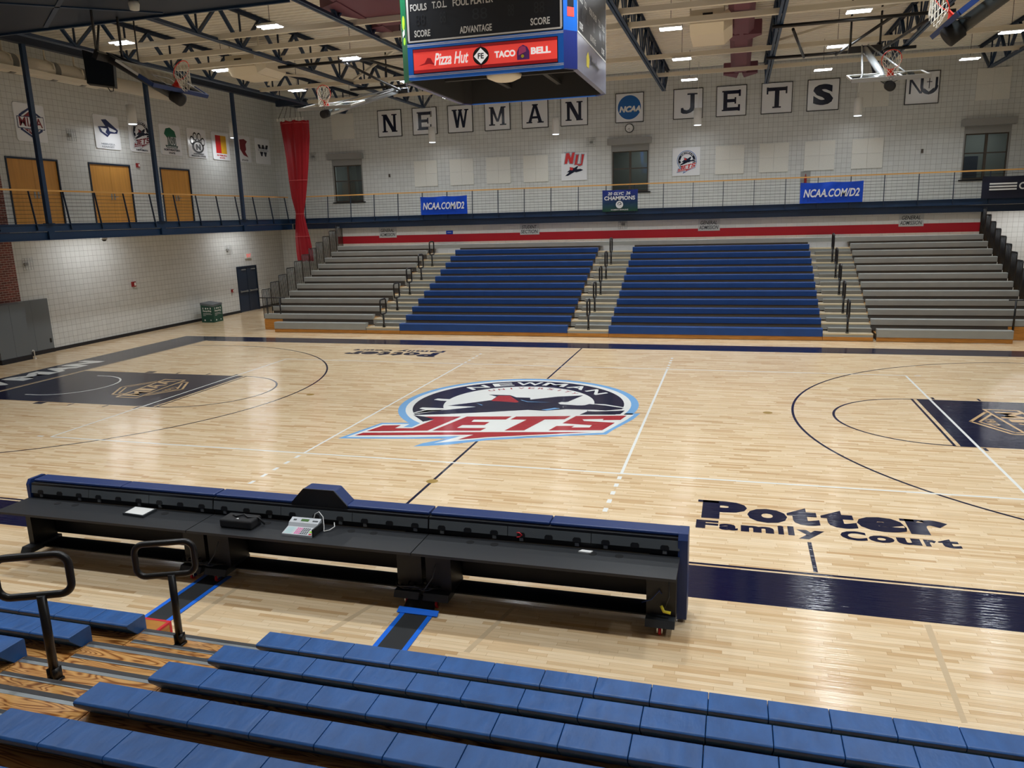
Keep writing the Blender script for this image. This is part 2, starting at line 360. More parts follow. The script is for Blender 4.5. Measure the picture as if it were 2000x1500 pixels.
for sx in (-1, 1):
    def key(mb): FP.rect(mb, min(sx * 8.72, sx * BX), max(sx * 8.72, sx * BX), -1.83, 1.83)
    fpaint('free_throw_lane', 'paint_navy', key, 'solid navy lane')
    def kline(mb):
        FP.rect(mb, min(sx * 8.6, sx * 8.65), max(sx * 8.6, sx * 8.65), -1.83, 1.83, 2)
        for d in (1.75, 2.1, 3.0, 3.95, 4.3): pass
        for s2 in (-1, 1):
            FP.rect(mb, *sorted((sx * 8.6, sx * 9.0)), *sorted((s2 * 1.86, s2 * 1.83)), 2)
            for x, wd in ((12.02, .28), (11.05, .05), (10.0, .05), (9.08, .06)):
                FP.rect(mb, sx * x - wd / 2, sx * x + wd / 2, *sorted((s2 * 1.86, s2 * 2.06)), 2)
        FP.ring(mb, sx * 8.62, 0, 1.79, 1.84, 90 if sx < 0 else 90, -90 if sx < 0 else 270, 2)
    fpaint('free_throw_circle', 'paint_navy', kline)
    def tri(mb):
        c = sx * (BX - 1.6); R = 6.75; ym = 6.71; t = math.degrees(math.asin(.99))
        if sx < 0: FP.ring(mb, c, 0, R - .05, R, -80, 80, 2, 90)
        else: FP.ring(mb, c, 0, R - .05, R, 100, 260, 2, 90)
        for s2 in (-1, 1): FP.rect(mb, *sorted((sx * BX, c + (-sx) * 6.75 * math.cos(math.radians(80)))), *sorted((s2 * 6.6, s2 * 6.65)), 2)
    fpaint('three_point_line', 'paint_navy', tri)
    def arc(mb):
        FP.ring(mb, sx * 13.0, 0, 1.2, 1.25, -90 if sx < 0 else 90, 90 if sx < 0 else 270, 3)
        for s2 in (-1, 1): FP.rect(mb, *sorted((sx * 13.0, sx * 13.3)), *sorted((s2 * 1.2, s2 * 1.25)), 3)
    fpaint('charge_arc', 'paint_white', arc)
def volley(mb):
    h = .025
    for yy in (-4.5, 4.5): FP.rect(mb, -9, 9, yy - h, yy + h, 3)
    for x in (-9, 9): FP.rect(mb, x - h, x + h, -4.5, 4.5, 3)
    for x in (-3, 3):
        for a, b in ((-4.5, 4.5),): FP.rect(mb, x - h, x + h, a, b, 1)
    for x in (-3, 3):
        for s2 in (-1, 1):
            for k in range(5):
                yy = s2 * (4.72 + k * .36); FP.rect(mb, x - h * 1.4, x + h * 1.4, yy - .075, yy + .075, 3)
    FP.rect(mb, -9.35, -9.2, -4.53, -4.47, 3); FP.rect(mb, 9.2, 9.35, 4.47, 4.53, 3)
fpaint('volleyball_line', 'paint_white', volley)
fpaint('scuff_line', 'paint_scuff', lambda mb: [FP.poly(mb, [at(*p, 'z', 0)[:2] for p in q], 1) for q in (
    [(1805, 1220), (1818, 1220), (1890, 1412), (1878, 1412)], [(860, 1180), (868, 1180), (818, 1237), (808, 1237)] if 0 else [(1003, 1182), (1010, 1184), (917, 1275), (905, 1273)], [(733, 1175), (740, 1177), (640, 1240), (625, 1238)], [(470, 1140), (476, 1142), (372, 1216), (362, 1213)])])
fpaint('floor_plate', 'paint_brass', lambda mb: [FP.disc(mb, x, y, .1, 3, 20) for x, y in ((-5.5, 0), (5.49, .05), (0, -5.5))], 'brass floor socket covers')
# end line lettering and sponsor lettering
NP_ = Plane((-15.0, 0, 0), (0, 1, 0), (-1, 0, 0), .0006)
def newman(mb):
    for ch, a, b in (('N', 2.38, 3.33), ('A', 1.5, 2.4), ('M', .25, 1.5), ('W', -1.2, .12), ('E', -2.1, -1.3), ('N', -3.2, -2.2)): NP_.text(mb, ch, a, 0, b - a, .84, 3, .06)
fpaint('end_line_lettering', 'paint_white', newman, 'white NEWMAN lettering')
for sg in (1, -1):
    PP = Plane((0, 0, 0), (sg, 0, 0), (0, sg, 0), .0006)
    def potter(mb):
        for ch, a, b, y, h in (('P', .03, .66, 0, .71), ('o', .66, 1.2, -.01, .53), ('t', 1.2, 1.62, 0, .66), ('t', 1.65, 2.1, 0, .66), ('e', 2.11, 2.72, -.01, .53), ('r', 2.74, 3.27, 0, .54)):
            PP.text(mb, ch, 4.34 + a, -6.17 + y, b - a, h, 2, .06)
        PP.rect(mb, 4.30, 4.6, -5.55, -5.46, 2); PP.rect(mb, 7.02, 7.2, -5.72, -5.64, 2)
    def family(mb):
        for ch, a, b, y, h in (('F', 0, .3, 0, .3), ('a', .31, .56, 0, .22), ('m', .60, 1.03, 0, .22), ('i', 1.08, 1.16, 0, .3), ('l', 1.21, 1.29, 0, .31), ('y', 1.32, 1.68, -.09, .31), ('C', 1.87, 2.19, 0, .31), ('o', 2.21, 2.52, 0, .23), ('u', 2.55, 2.83, 0, .22), ('r', 2.87, 3.02, 0, .22), ('t', 3.04, 3.29, 0, .29)):
            PP.text(mb, ch, 4.31 + a, -6.55 + y, b - a, h, 2, .05)
    fpaint('court_lettering', 'paint_navy', potter, 'navy Potter lettering'); fpaint('court_lettering', 'paint_navy', family, 'navy Family Court lettering')
# lane emblems
def badge(pl, mbs, cx, cy, sc, tcol=True):
    """hexagonal crest with a slanted banner; mbs = (outline, field)"""
    o, f = mbs
    hx = [(0, 1), (.86, .52), (.86, -.5), (0, -1), (-.86, -.5), (-.86, .52)]
    q = lambda P, k=1: [(cx + x * sc * k, cy + y * sc * k) for x, y in P]
    pl.line(o, q(hx) + [q(hx)[0]], .07 * sc * .9, 3)
    h2 = q(hx, .84); pl.line(o, h2 + [h2[0]], .05 * sc, 3)
    pl.poly(o, q([(-1.12, .2), (1.12, .5), (1.12, -.25), (-1.12, -.5)]), 4)
    pl.poly(f, q([(-1.06, .14), (1.06, .43), (1.06, -.2), (-1.06, -.44)]), 5)
    for i, ch in enumerate('MIAA'):
        u = (-.92, -.3, .0, .5)[i]; wd = (.55, .22, .45, .45)[i]; pl.text(o, ch, cx + u * sc, cy + (-.33 + .09 * i) * sc, wd * sc, .5 * sc, 6, .02)
    pl.text(o, '1912', cx - .24 * sc, cy - .72 * sc, .5 * sc, .2 * sc, 6, .02)
for sg in (-1, 1):
    KP = Plane((sg * 10.32, 0, 0), (0, -sg, 0), (sg, 0, 0), .0006); mo, mf = MB(), MB(); badge(KP, (mo, mf), 0, 0, .98)
    struct(mo, 'lane_emblem', 'paint_tan', 'tan hexagonal crest in the lane', fl); struct(mf, 'lane_emblem_field', 'paint_navy', None, fl)

# centre emblem, traced from the photograph onto the floor plane ------------
def LA(*P): return [tuple(at(660 + a / 6.6667, 730 + b / 6.6667, 'z', 0)[:2]) for a, b in P]
def LB(*P): return [tuple(at(950 + a / 6.4516, 730 + b / 6.4516, 'z', 0)[:2]) for a, b in P]
LOGO = []       # (material key, list of polygons, layer)
def circ(r, n=72, cy=-.05): return [(r * math.cos(2 * PI * k / n) - .03, r * math.sin(2 * PI * k / n) + cy) for k in range(n)]
LOGO.append(('sky', [circ(2.77), LA((0, 842), (570, 640), (1000, 636)) + LB((1700, 500), (1940, 500), (1850, 575), (1590, 712), (1510, 766), (1000, 784), (0, 838)) + LA((1430, 925), (980, 948), (1100, 905), (1430, 845), (700, 846))], 2))
LOGO.append(('white', [LA((110, 825), (580, 657), (1000, 655)) + LB((1700, 518), (1860, 518), (1770, 580), (1470, 746), (1000, 762), (0, 815)) + LA((1250, 905), (1590, 815), (1000, 828))], 3))
LOGO.append(('sky', [LA((935, 600), (930, 658), (850, 697), (962, 697), (1065, 650), (1010, 590))], 4))
LOGO.append(('white', [circ(2.6)], 5)); LOGO.append(('navy', [circ(2.44)], 6)); LOGO.append(('white', [circ(1.755, cy=0)], 7))
LOGO.append(('white', [LA((960, 700), (1110, 628), (1255, 597), (1130, 560), (975, 540), (1450, 528), (2000, 497)) + LB((520, 455), (720, 465), (1280, 472), (1175, 518), (1860, 518), (1470, 745), (0, 815)) + LA((1590, 815), (1000, 828), (700, 760)),
    LA((1250, 340), (1300, 325), (1850, 355), (1780, 372), (1330, 352)), LA((1060, 455), (1100, 440), (1450, 455), (1390, 476), (960, 522), (1150, 478)), LA((960, 515), (1100, 478), (1400, 470), (1060, 530)), LB((1300, 378), (1500, 388), (1775, 432), (1720, 440), (1500, 405)), LB((1280, 452), (1500, 466), (1780, 445), (1760, 462), (1500, 482), (1280, 474))], 8))
LOGO.append(('navy', [LA((980, 537), (1185, 600), (1110, 628)), LB((1290, 480), (1745, 467), (1685, 513), (1175, 518)),
    LA((985, 528), (1110, 512), (1380, 476), (1800, 432), (1425, 418), (1800, 372), (2000, 345)) + LB((50, 345), (130, 290), (30, 265), (300, 272), (380, 300), (550, 305), (555, 328), (900, 290), (1220, 275), (1030, 355), (910, 370), (940, 387), (1200, 402), (1300, 384), (1500, 402), (1740, 437), (1500, 460), (1000, 450), (730, 470), (520, 458), (0, 487)) + LA((1460, 525))], 9))
LOGO.append(('red', [LB((60, 345), (150, 280), (300, 280), (410, 356), (380, 366), (250, 355)),
    LA((1130, 560), (1605, 560), (1165, 745), (375, 750), (590, 675), (822, 672), (740, 712), (972, 712), (1255, 597)),
    LA((1680, 560)) + LB((320, 540), (245, 580)) + LA((1770, 601), (1738, 628), (1975, 632), (1910, 671), (1620, 672), (1548, 708), (1930, 710), (1855, 745), (1225, 745)),
    LB((375, 542), (1065, 535), (985, 577), (735, 580), (475, 718), (225, 720), (505, 582), (300, 580)),
    LB((1130, 535), (1770, 530), (1690, 585), (1465, 588), (1475, 573), (1210, 578), (1230, 598), (1620, 620), (1460, 715), (780, 718), (885, 660), (1110, 660), (1070, 680), (1300, 680), (1330, 652), (955, 628)),
    LA((330, 770), (1990, 762)) + LB((1330, 738), (0, 803)) + LA((1560, 860), (1765, 797), (220, 805))], 10))
LOGO.append(('sky', [LB((690, 458), (860, 432), (930, 440), (770, 465)), LA((1800, 385), (1890, 412), (1870, 414)), LB((430, 330), (520, 352), (820, 365), (520, 358), (440, 338))], 11))
LOGO.append(('white', [LB((905, 370), (950, 358), (1290, 386), (1240, 400), (1150, 402), (930, 388))], 11))
def ring_text(pl, mb, body, cx, cy, r, sc, wd, ht, a0, a1, l, bold=.02):
    n = len(body)
    for i, ch in enumerate(body):
        t = math.radians(a0 + (a1 - a0) * i / (n - 1)); d = Vector((math.cos(t), math.sin(t))); u = Vector((d.y, -d.x))
        V, F, a = glyphs(ch, bold, 0); k = {'I': .25, 'W': 1.35, 'M': 1.15}.get(ch, 1)
        o = Vector((cx, cy)) + d * (r * sc)
        mb.add([pl.p(*(o + u * ((x - .5) * wd * k * sc) + d * ((y - .5) * ht * sc)), l) for x, y in V], F)
def draw_logo(pl, parent, mats, sc=1, ox=0, oy=0, lay=1, prefix='emblem'):
    acc = {}
    for key, polys, l in LOGO:
        if (key, l) not in acc: acc[(key, l)] = MB()
        for P in polys: pl.poly(acc[(key, l)], [(ox + x * sc, oy + y * sc) for x, y in P], l * lay)
    tm = MB(); ring_text(pl, tm, 'NEWMAN', ox, oy, 2.09, sc, .52, .36, 136, 42, 8 * lay)
    um = MB(); ring_text(pl, um, 'UNIVERSITY', ox, oy, 1.57, sc, .16, .15, 132, 48, 8 * lay)
    byk = {}
    for (key, l), mb in acc.items(): byk.setdefault(key, MB()).add(mb.v, mb.f)
    byk['white'].add(tm.v, tm.f); byk['red'].add(um.v, um.f)
    for key, mb in byk.items(): mb.build(prefix + '_' + key, mats[key], parent)
draw_logo(FP, fl, {'sky': 'paint_sky', 'white': 'paint_white', 'navy': 'paint_navy', 'red': 'paint_red'}, prefix='centre_emblem')

# ================================================================ WALKWAY BALCONY
MX, MY, MZ = -16.3, 17.4, 4.44
def walkway(label, side):
    t = empty('balcony_walkway', {'l': (-17.4, 8, 3.93), 'f': (0, 18.6, 3.93), 'r': (17.4, 8, 3.93)}[side], label, 'walkway')
    def B(name, m, *b):
        mb = MB()
        for q in b: mb.box(*q)
        return mb.build(name, m, t)
    if side == 'f':
        B('floor_slab', 'beige_steel', (XL + 2.3, -MX, MY + .06, YF - .01, 4.2, MZ))
        B('fascia_channel', 'navy_steel', (MX, -MX, MY, MY + .05, 4.2, MZ), (MX, -MX, MY - .03, MY, 4.41, MZ))
        B('edge_beam', 'navy_dark', (MX + .03, -MX, MY + .03, MY + .08, 3.93, 4.19), (MX + .1, -MX, MY - .02, MY + .12, 3.93, 3.95))
    else:
        s = -1 if side == 'l' else 1; x0 = s * 16.3; X = lambda a, b: tuple(sorted((s * a, s * b)))
        B('floor_slab', 'beige_steel', (*X(16.36, 18.57), YN + .1, YF - .01, 4.2, MZ))
        B('fascia_channel', 'navy_steel', (*X(16.3, 16.35), YN + .1, MY + .05, 4.2, MZ), (*X(16.27, 16.3), YN + .1, MY, 4.41, MZ))
        B('edge_beam', 'navy_steel', (*X(16.33, 16.38), YN + .1, MY + .05, 3.93, 4.19), (*X(16.26, 16.45), YN + .1, MY, 3.93, 3.955))
        for yy in (3.2, 8.3, 13.5): B('joint_plate', 'navy_steel', (*X(16.24, 16.3), yy - .11, yy + .11, 3.95, 4.2))
    return t
walkway('navy steel walkway balcony along the left wall', 'l'); walkway('navy steel walkway balcony above the far bleachers', 'f'); walkway('navy steel walkway balcony along the right wall', 'r')
def railing(label, a, b, outn, n0, sp, cnt, lean):
    """wood rail, leaning blade posts and cables from a to b (points on the slab edge)"""
    a, b, o = Vector(a), Vector(b), Vector(outn); d = (b - a).normalized()
    t = empty('balcony_railing', a.lerp(b, .5), label, 'railing')
    MB().bar(a + Vector((0, 0, 1.03)) - o * .1 * lean, b + Vector((0, 0, 1.03)) - o * .1 * lean, .07, .05).build('handrail', 'rail_wood', t)
    pb = None
    for k in range(cnt):
        p = a + d * (n0 + k * sp)
        if pb is None:
            mb = MB(); top = p + Vector((0, 0, 1.01)) - o * .1 * lean; bot = p + o * .04 - Vector((0, 0, .2)); q = d * .012
            mb.add([bot - o * .02 - q, bot + o * .04 - q, top + o * .025 - q, top - o * .025 - q, bot - o * .02 + q, bot + o * .04 + q, top + o * .025 + q, top - o * .025 + q],
                   [(0, 3, 2, 1), (4, 5, 6, 7), (0, 1, 5, 4), (1, 2, 6, 5), (2, 3, 7, 6), (3, 0, 4, 7)]); pb = mb.build('rail_post', 'navy_dark', t); p0 = p; l0 = pb.location.copy()
        else: copy_tree(pb, l0 + p - p0, parent=t)
    for k in range(8):
        f = .06 + k * .12; v = Vector((0, 0, f)) - o * .1 * lean * f
        MB().tube([a + v, b + v], .006, 5).build('cable', 'black_metal', t)
    return t
railing('wood topped cable railing on the left balcony', (MX, .09, MZ), (MX, MY - .05, MZ), (1, 0, 0), .0, 1.305, 14, 1)
railing('wood topped cable railing on the far balcony', (MX + .1, MY, MZ), (-MX - .1, MY, MZ), (0, -1, 0), .38 + .31, 1.228, 26, .5)
railing('wood topped cable railing on the right balcony', (-MX, .09, MZ), (-MX, MY - .05, MZ), (-1, 0, 0), .0, 1.305, 14, 1)
for yy, wch in ((3.2, 'nearest'), (8.3, 'middle'), (13.5, 'farthest')):
    t = empty('steel_column', (MX, yy, MZ), wch + ' of the slim navy columns standing on the left balcony edge', 'column', 'navy balcony columns')
    MB().box(MX - .06, MX + .06, yy - .07, yy + .07, MZ, 9.78).build('shaft', 'navy_steel', t)
    MB().box(MX - .12, MX + .12, yy - .12, yy + .12, MZ, MZ + .02).build('base_plate', 'navy_dark', t)
t = empty('ceiling_girder', (MX, 10, 9.78), 'navy girder carried by the columns over the left balcony', 'girder')
MB().box(MX - .1, MX + .1, -6, YF - .4, 9.78, 9.81).box(MX - .1, MX + .1, -6, YF - .4, 10.06, 10.09).box(MX - .015, MX + .015, -6, YF - .4, 9.81, 10.06).build('beam', 'navy_dark', t)

# ---------------------------------------------------------------- doors
for i, (a, b) in enumerate(DOORS):
    zt = 6.68
    mb = MB(); X = XL
    mb.box(X - .12, X + .03, a, a + .05, 4.44, zt).box(X - .12, X + .03, b - .05, b, 4.44, zt).box(X - .12, X + .03, a + .05, b - .05, zt - .06, zt)
    fr_ = struct(mb, 'door_%d' % (i + 1), 'navy_dark'); mid = (a + b) / 2
    for c, d, hs in ((a + .055, mid - .004, 1), (mid + .004, b - .055, -1)):
        lf = MB().box(X - .06, X - .015, c, d, 4.45, zt - .065).build('door_leaf', 'door_wood', fr_)
        hy = d - .07 if hs > 0 else c + .07
        MB().box(X - .015, X + .0, hy - .03, hy + .03, 5.33, 5.55).box(X + .0, X + .05, hy - .01, hy + .01, 5.42, 5.44).box(X + .04, X + .055, hy - .12 if hs > 0 else hy, hy if hs > 0 else hy + .12, 5.42, 5.44).build('door_handle', 'steel', lf)
X = XL; a, b, zt = 15.78, 17.42, 2.23
fr_ = struct(MB().box(X - .1, X + .03, a, a + .06, 0, zt).box(X - .1, X + .03, b - .06, b, 0, zt).box(X - .1, X + .03, a + .06, b - .06, zt - .07, zt), 'door_4', 'navy_dark')
mid = (a + b) / 2
for c, d in ((a + .065, mid - .02), (mid + .02, b - .065)):
    lf = MB().box(X - .05, X + .0, c, d, .02, zt - .075).build('door_leaf', 'door_navy', fr_)
    MB().box(X + .03, X + .06, c + .06, d - .06, .98, 1.04).box(X, X + .05, c + .06, c + .14, .96, 1.06).box(X, X + .05, d - .14, d - .06, .96, 1.06).build('push_bar', 'steel', lf)
    MB().box(X, X + .05, c + .3, d - .1, 2.04, 2.09).build('door_closer', 'steel', lf)
struct(MB().box(X - .08, X + .01, mid - .02, mid + .02, .02, zt - .07), 'trim_2', 'navy_dark')

# ---------------------------------------------------------------- windows
for i, (a, b) in enumerate(WIN):
    z0, z1 = WZ; y = YF; mid = (a + b) / 2
    f = MB()
    for q in ((a, a + .05), (b - .05, b), (mid - .05, mid + .05)): f.box(q[0], q[1], y + .06, y + .12, z0, z1)
    for q in ((z0, z0 + .06), (z1 - .05, z1), (6.24, 6.29)): f.box(a + .05, b - .05, y + .065, y + .115, q[0], q[1])
    w_ = struct(f, 'window_%d' % (i + 1), 'win_frame')
    for c, d in ((a + .05, mid - .05), (mid + .05, b - .05)):
        for e_, h in ((z0 + .06, 6.24), (6.29, z1 - .05)): MB().box(c, d, y + .085, y + .095, e_, h).build('pane', 'glass', w_)
    MB().box(a - .05, a, y - .015, y, z0, 7.33).box(b, b + .05, y - .015, y, z0, 7.33).box(a, b, y - .015, y, z1, z1 + .03).build('window_trim', 'trim_grey', w_)
    MB().box(a - .12, b + .12, y - .06, y + .05, z0 - .05, z0).build('window_sill', 'black_metal', w_)
    MB().box(a, b, y - .012, y - .002, z1 + .03, 7.33).build('shutter_curtain', 'trim_grey', w_)
    MB().box(a - .2, b + .16, y - .26, y, 7.33, 7.6).build('shutter_box', 'trim_grey', w_)
    rb = MB(); y1 = y + 3
    rb.box(a - .6, b + .8, y1, y1 + .1, 4.6, 8).box(a - .7, a - .6, y + .3, y1, 4.6, 8).box(b + .8, b + .9, y + .3, y1, 4.6, 8).box(a - .6, b + .8, y + .3, y1, 4.5, 4.6).box(a - .6, b + .8, y + .3, y1, 7.6, 7.7)
    struct(rb, 'wall_room_%d' % (i + 1), 'room_grey')
    l = bpy.data.lights.new('room_lamp', 'AREA'); l.energy = 11; l.size = .8; lo = bpy.data.objects.new('room_lamp', l); lo.location = ((a + b) / 2 + .4, y + 1.8, 7.55); COL.objects.link(lo)
if 1:
    mb = MB().box(14.3, 14.9, 22.95, 22.99, 4.6, 6.3); struct(mb, 'door_5', 'door_navy')

# ================================================================ WALL SIGNS
FW = Plane((0, YF - .045, 0), (1, 0, 0), (0, 0, 1), .002)
def panel_far(name, x0, z0, label, cat, group=None, m='poster_white', w=1.22, h=1.22, frame=True, th=.04):
    t = empty(name, (x0 + w / 2, YF, z0), label, cat, group)
    MB().box(x0, x0 + w, YF - th, YF, z0, z0 + h).build('sign_board' if m != 'acoustic' else 'felt_board', m, t)
    if frame:
        e = .028; mb = MB()
        for q in ((x0 - e, x0, z0 - e, z0 + h + e), (x0 + w, x0 + w + e, z0 - e, z0 + h + e), (x0, x0 + w, z0 - e, z0), (x0, x0 + w, z0 + h, z0 + h + e)): mb.box(q[0], q[1], YF - th - .012, YF, q[2], q[3])
        mb.build('sign_frame', 'black', t)
    return t
# slab serif capitals drawn in a unit square
def R_(a, b, c, d): return [(a, c), (b, c), (b, d), (a, d)]
SL = {
 'N': [R_(.1, .26, 0, 1), R_(.74, .9, 0, 1), [(.1, 1), (.34, 1), (.9, 0), (.66, 0)], R_(.02, .36, 0, .07), R_(.02, .34, .93, 1), R_(.64, .98, .93, 1), R_(.62, .98, 0, .07)],
 'E': [R_(.1, .3, 0, 1), R_(.1, .9, 0, .17), R_(.1, .92, .83, 1), R_(.1, .68, .42, .58), R_(.86, .96, .7, 1.02), R_(.84, .94, -.02, .3), R_(.66, .74, .34, .66), R_(.03, .3, 0, .07), R_(.03, .3, .93, 1)],
 'W': [[(.06, 1), (.24, 1), (.38, 0), (.24, 0)], [(.24, 0), (.38, 0), (.56, 1), (.44, 1)], [(.44, 1), (.58, 1), (.76, 0), (.62, 0)], [(.62, 0), (.76, 0), (.96, 1), (.84, 1)], R_(0, .32, .93, 1), R_(.38, .64, .93, 1), R_(.76, 1.02, .93, 1)],
 'M': [R_(.1, .25, 0, 1), R_(.76, .92, 0, 1), [(.1, 1), (.28, 1), (.56, .2), (.44, .2)], [(.72, 1), (.9, 1), (.58, .2), (.46, .2)], R_(.0, .36, 0, .07), R_(.64, 1.02, 0, .07), R_(.02, .28, .93, 1), R_(.74, 1, .93, 1)],
 'A': [[(.1, 0), (.27, 0), (.56, 1), (.42, 1)], [(.72, 0), (.92, 0), (.6, 1), (.44, 1)], R_(.3, .72, .24, .36), R_(0, .34, 0, .07), R_(.64, 1, 0, .07), R_(.34, .68, .93, 1)],
 'J': [R_(.58, .8, .22, 1), R_(.42, .94, .93, 1), [(.1, .06), (.2, .0), (.4, -.02), (.62, .04), (.76, .14), (.8, .3), (.58, .3), (.52, .2), (.4, .16), (.26, .2), (.22, .3), (.1, .28)]],
 'T': [R_(.4, .62, 0, 1), R_(.04, .98, .83, 1), R_(.0, .08, .68, 1.02), R_(.92, 1.0, .68, 1.02), R_(.3, .72, 0, .07)],
 'S': None}
def draw_slab(pl, mb, ch, u, v, w, h, l=1):
    if SL[ch] is None: pl.text(mb, 'S', u + .02, v, w - .04, h, l, .055)
    else:
        for k, P in enumerate(SL[ch]): pl.poly(mb, [(u + x * w, v + y * h) for x, y in P], l + .03 * k)
z5 = lambda a, b: (1500 + a / 4, b / 4)
LET = [('N', at(738, 217, 'y', 20).x, 'first letter of the school name, left end'), ('E', at(806, 213, 'y', 20).x, 'just right of the leftmost N'), ('W', at(875, 208, 'y', 20).x, 'between the E and the M'), ('M', at(947, 203, 'y', 20).x, 'between the W and the A'),
       ('A', at(1020, 199, 'y', 20).x, 'between the M and the second N'), ('N', at(1096, 194, 'y', 20).x, 'left of the blue disc sign'), ('J', at(1317, 179, 'y', 20).x, 'right of the blue disc sign'), ('E', at(1401, 172, 'y', 20).x, 'between the J and the T'),
       ('T', at(1489, 166, 'y', 20).x, 'between the second E and the S'), ('S', at(1579, 160, 'y', 20).x, 'last of the lettered boards')]
for ch, x, ex in LET:
    t = panel_far('letter_sign', x, 8.31, 'white square board with navy letter %s, %s' % (ch, ex), 'sign', 'lettered boards high on the far wall')
    mb = MB(); draw_slab(FW, mb, ch, x + (.19 if ch != 'J' else .22), 8.31 + .2, .84, .84); mb.build('letter', 'letter_navy', t)
t = panel_far('emblem_sign', -.72, 8.31, 'white square board with a blue disc reading NCAA', 'sign')
mb = MB(); FW.disc(mb, -.12, 8.93, .52); mb.build('disc', 'ncaa_blue', t)
mb = MB(); FW.text(mb, 'NCAA', -.58, 8.72, .98, .27, 2, .06, .25); mb.build('lettering', 'white', t)
t = panel_far('emblem_sign', 11.24, 8.33, 'white square board with navy NU letters and a cross', 'sign')
mb = MB(); o, v = 11.36, 8.72; 
for P in (R_(0, .07, 0, .56), R_(.44, .49, 0, .56)): FW.poly(mb, [(o + x, v + y) for x, y in P])
FW.poly(mb, [(o, v + .56), (o + .1, v + .56), (o + .49, v), (o + .4, v)], 1.2); FW.ring(mb, o + .74, v + .28, .22, .33, 180, 360, 1.4); FW.rect(mb, o + .41, o + .52, v + .28, v + .6, 1.6); FW.rect(mb, o + .96, o + 1.05, v + .28, v + .6, 1.6)
FW.poly(mb, [(o + .56, v + .2), (o + .74, v + .05), (o + .92, v + .2), (o + .92, v), (o + .74, v - .06), (o + .56, v)], 1.3)
FW.rect(mb, o + .725, o + .755, v + .18, v + .58, 1.6); FW.rect(mb, o + .64, o + .84, v + .42, v + .45, 1.6); mb.build('monogram', 'letter_navy', t)
# acoustic panels
ACU = [(-15.13, 8.31, 'above the left window'), (9.4, 8.31, 'right of the letter S, partly behind a raised basket'), (13.82, 8.31, 'above the right window')]
for p, ex in (((811, 359), 'leftmost of the lower row'), ((880, 356), 'second in the lower row from the left'), ((951, 354), 'third in the lower row from the left'), ((1023, 351), 'just left of the red NU board'),
              ((1397, 334), 'just right of the round emblem board'), ((1482, 330), 'second right of the round emblem board'), ((1570, 326), 'third right of the round emblem board'), ((1662, 321), 'rightmost of the lower row')):
    ACU.append((at(*p, 'y', 20).x, 5.84, ex))
for x, z, ex in ACU:
    t = empty('acoustic_panel', (x + .61, YF, z), 'pale square acoustic panel, ' + ex, 'acoustic panel', 'acoustic panels on the far wall')
    for a in (0, 1):
        for b in (0, 1): MB().box(x + a * .612, x + a * .612 + .606, YF - .04, YF, z + b * .612, z + b * .612 + .606).build('felt_tile', 'acoustic', t)
# coloured emblem boards
t = panel_far('emblem_sign', at(1097, 347, 'y', 20).x, 5.84, 'white board with red NU letters above a navy jet', 'sign', frame=False)
def px_poly(x0, y0, s, pl, mb, P, l=1):
    return mb.ngon([at(x0 + a / s, y0 + b / s, 'y', YF - .045 - .002 * l) for a, b in P])
def Q(mb, P, l=1): return px_poly(1085, 285, 23.07, FW, mb, P, l)
mb = MB(); Q(mb, [(350, 285), (640, 262), (690, 420), (730, 262), (900, 262), (880, 360), (1085, 350), (1010, 790), (1080, 780), (1140, 350), (1320, 350), (1220, 880), (1130, 925), (1030, 930), (1010, 850), (820, 880), (850, 700), (800, 830), (620, 825), (560, 700), (530, 830), (370, 845), (450, 340)]); mb.build('letter_outline', 'grey_txt', t)
mb = MB()
Q(mb, [(480, 330), (610, 320), (690, 540), (760, 300), (870, 290), (770, 800), (650, 800), (570, 560), (520, 800), (410, 810)], 2); Q(mb, [(930, 400), (1040, 395), (960, 810), (1060, 830), (1150, 800), (1180, 380), (1290, 380), (1200, 850), (1080, 900), (950, 850), (860, 850)], 2)
mb.build('letters', 'red', t); mb = MB()
Q(mb, [(430, 1355), (620, 1190), (510, 1190), (640, 1080), (640, 950), (800, 980), (830, 1000), (1030, 880), (960, 1050), (1120, 1030), (1250, 1080), (1140, 1130), (930, 1190), (860, 1170), (560, 1350)]); mb.build('jet', 'letter_navy', t)
mb = MB(); Q(mb, [(660, 960), (740, 965), (800, 1030), (760, 1100), (640, 1080)], 2); mb.build('tail_fin', 'red', t)
xx = at(1313, 336, 'y', 20).x; t = panel_far('emblem_sign', xx, 5.84, 'white board with the round jet emblem and red JETS', 'sign', frame=False)
draw_logo(FW, t, {'sky': 'ncaa_blue', 'white': 'poster_white', 'navy': 'letter_navy', 'red': 'red'}, .155, xx + .64, 5.84 + .67, .35)
# clock
c = at(1229.5, 250.5, 'y', 20); t = empty('wall_clock', (c.x, YF, c.z - .2), 'round wall clock under the blue disc sign', 'clock')
MB().lathe((c.x, YF, c.z), [(.2, 0), (.2, .05), (.17, .06)], 28, (0, -1, 0)).build('rim', 'black_metal', t)
CL = Plane((c.x, YF - .063, c.z), (1, 0, 0), (0, 0, 1), .002); mb = MB(); CL.disc(mb, 0, 0, .168); mb.build('dial', 'white', t)
mb = MB(); CL.line(mb, [(0, 0), (-.07, -.06)], .014, 2); CL.line(mb, [(0, 0), (.01, -.13)], .01, 2)
for k in range(12): a = k * PI / 6; CL.line(mb, [(.14 * math.cos(a), .14 * math.sin(a)), (.155 * math.cos(a), .155 * math.sin(a))], .01, 2)
mb.build('hands', 'black', t)

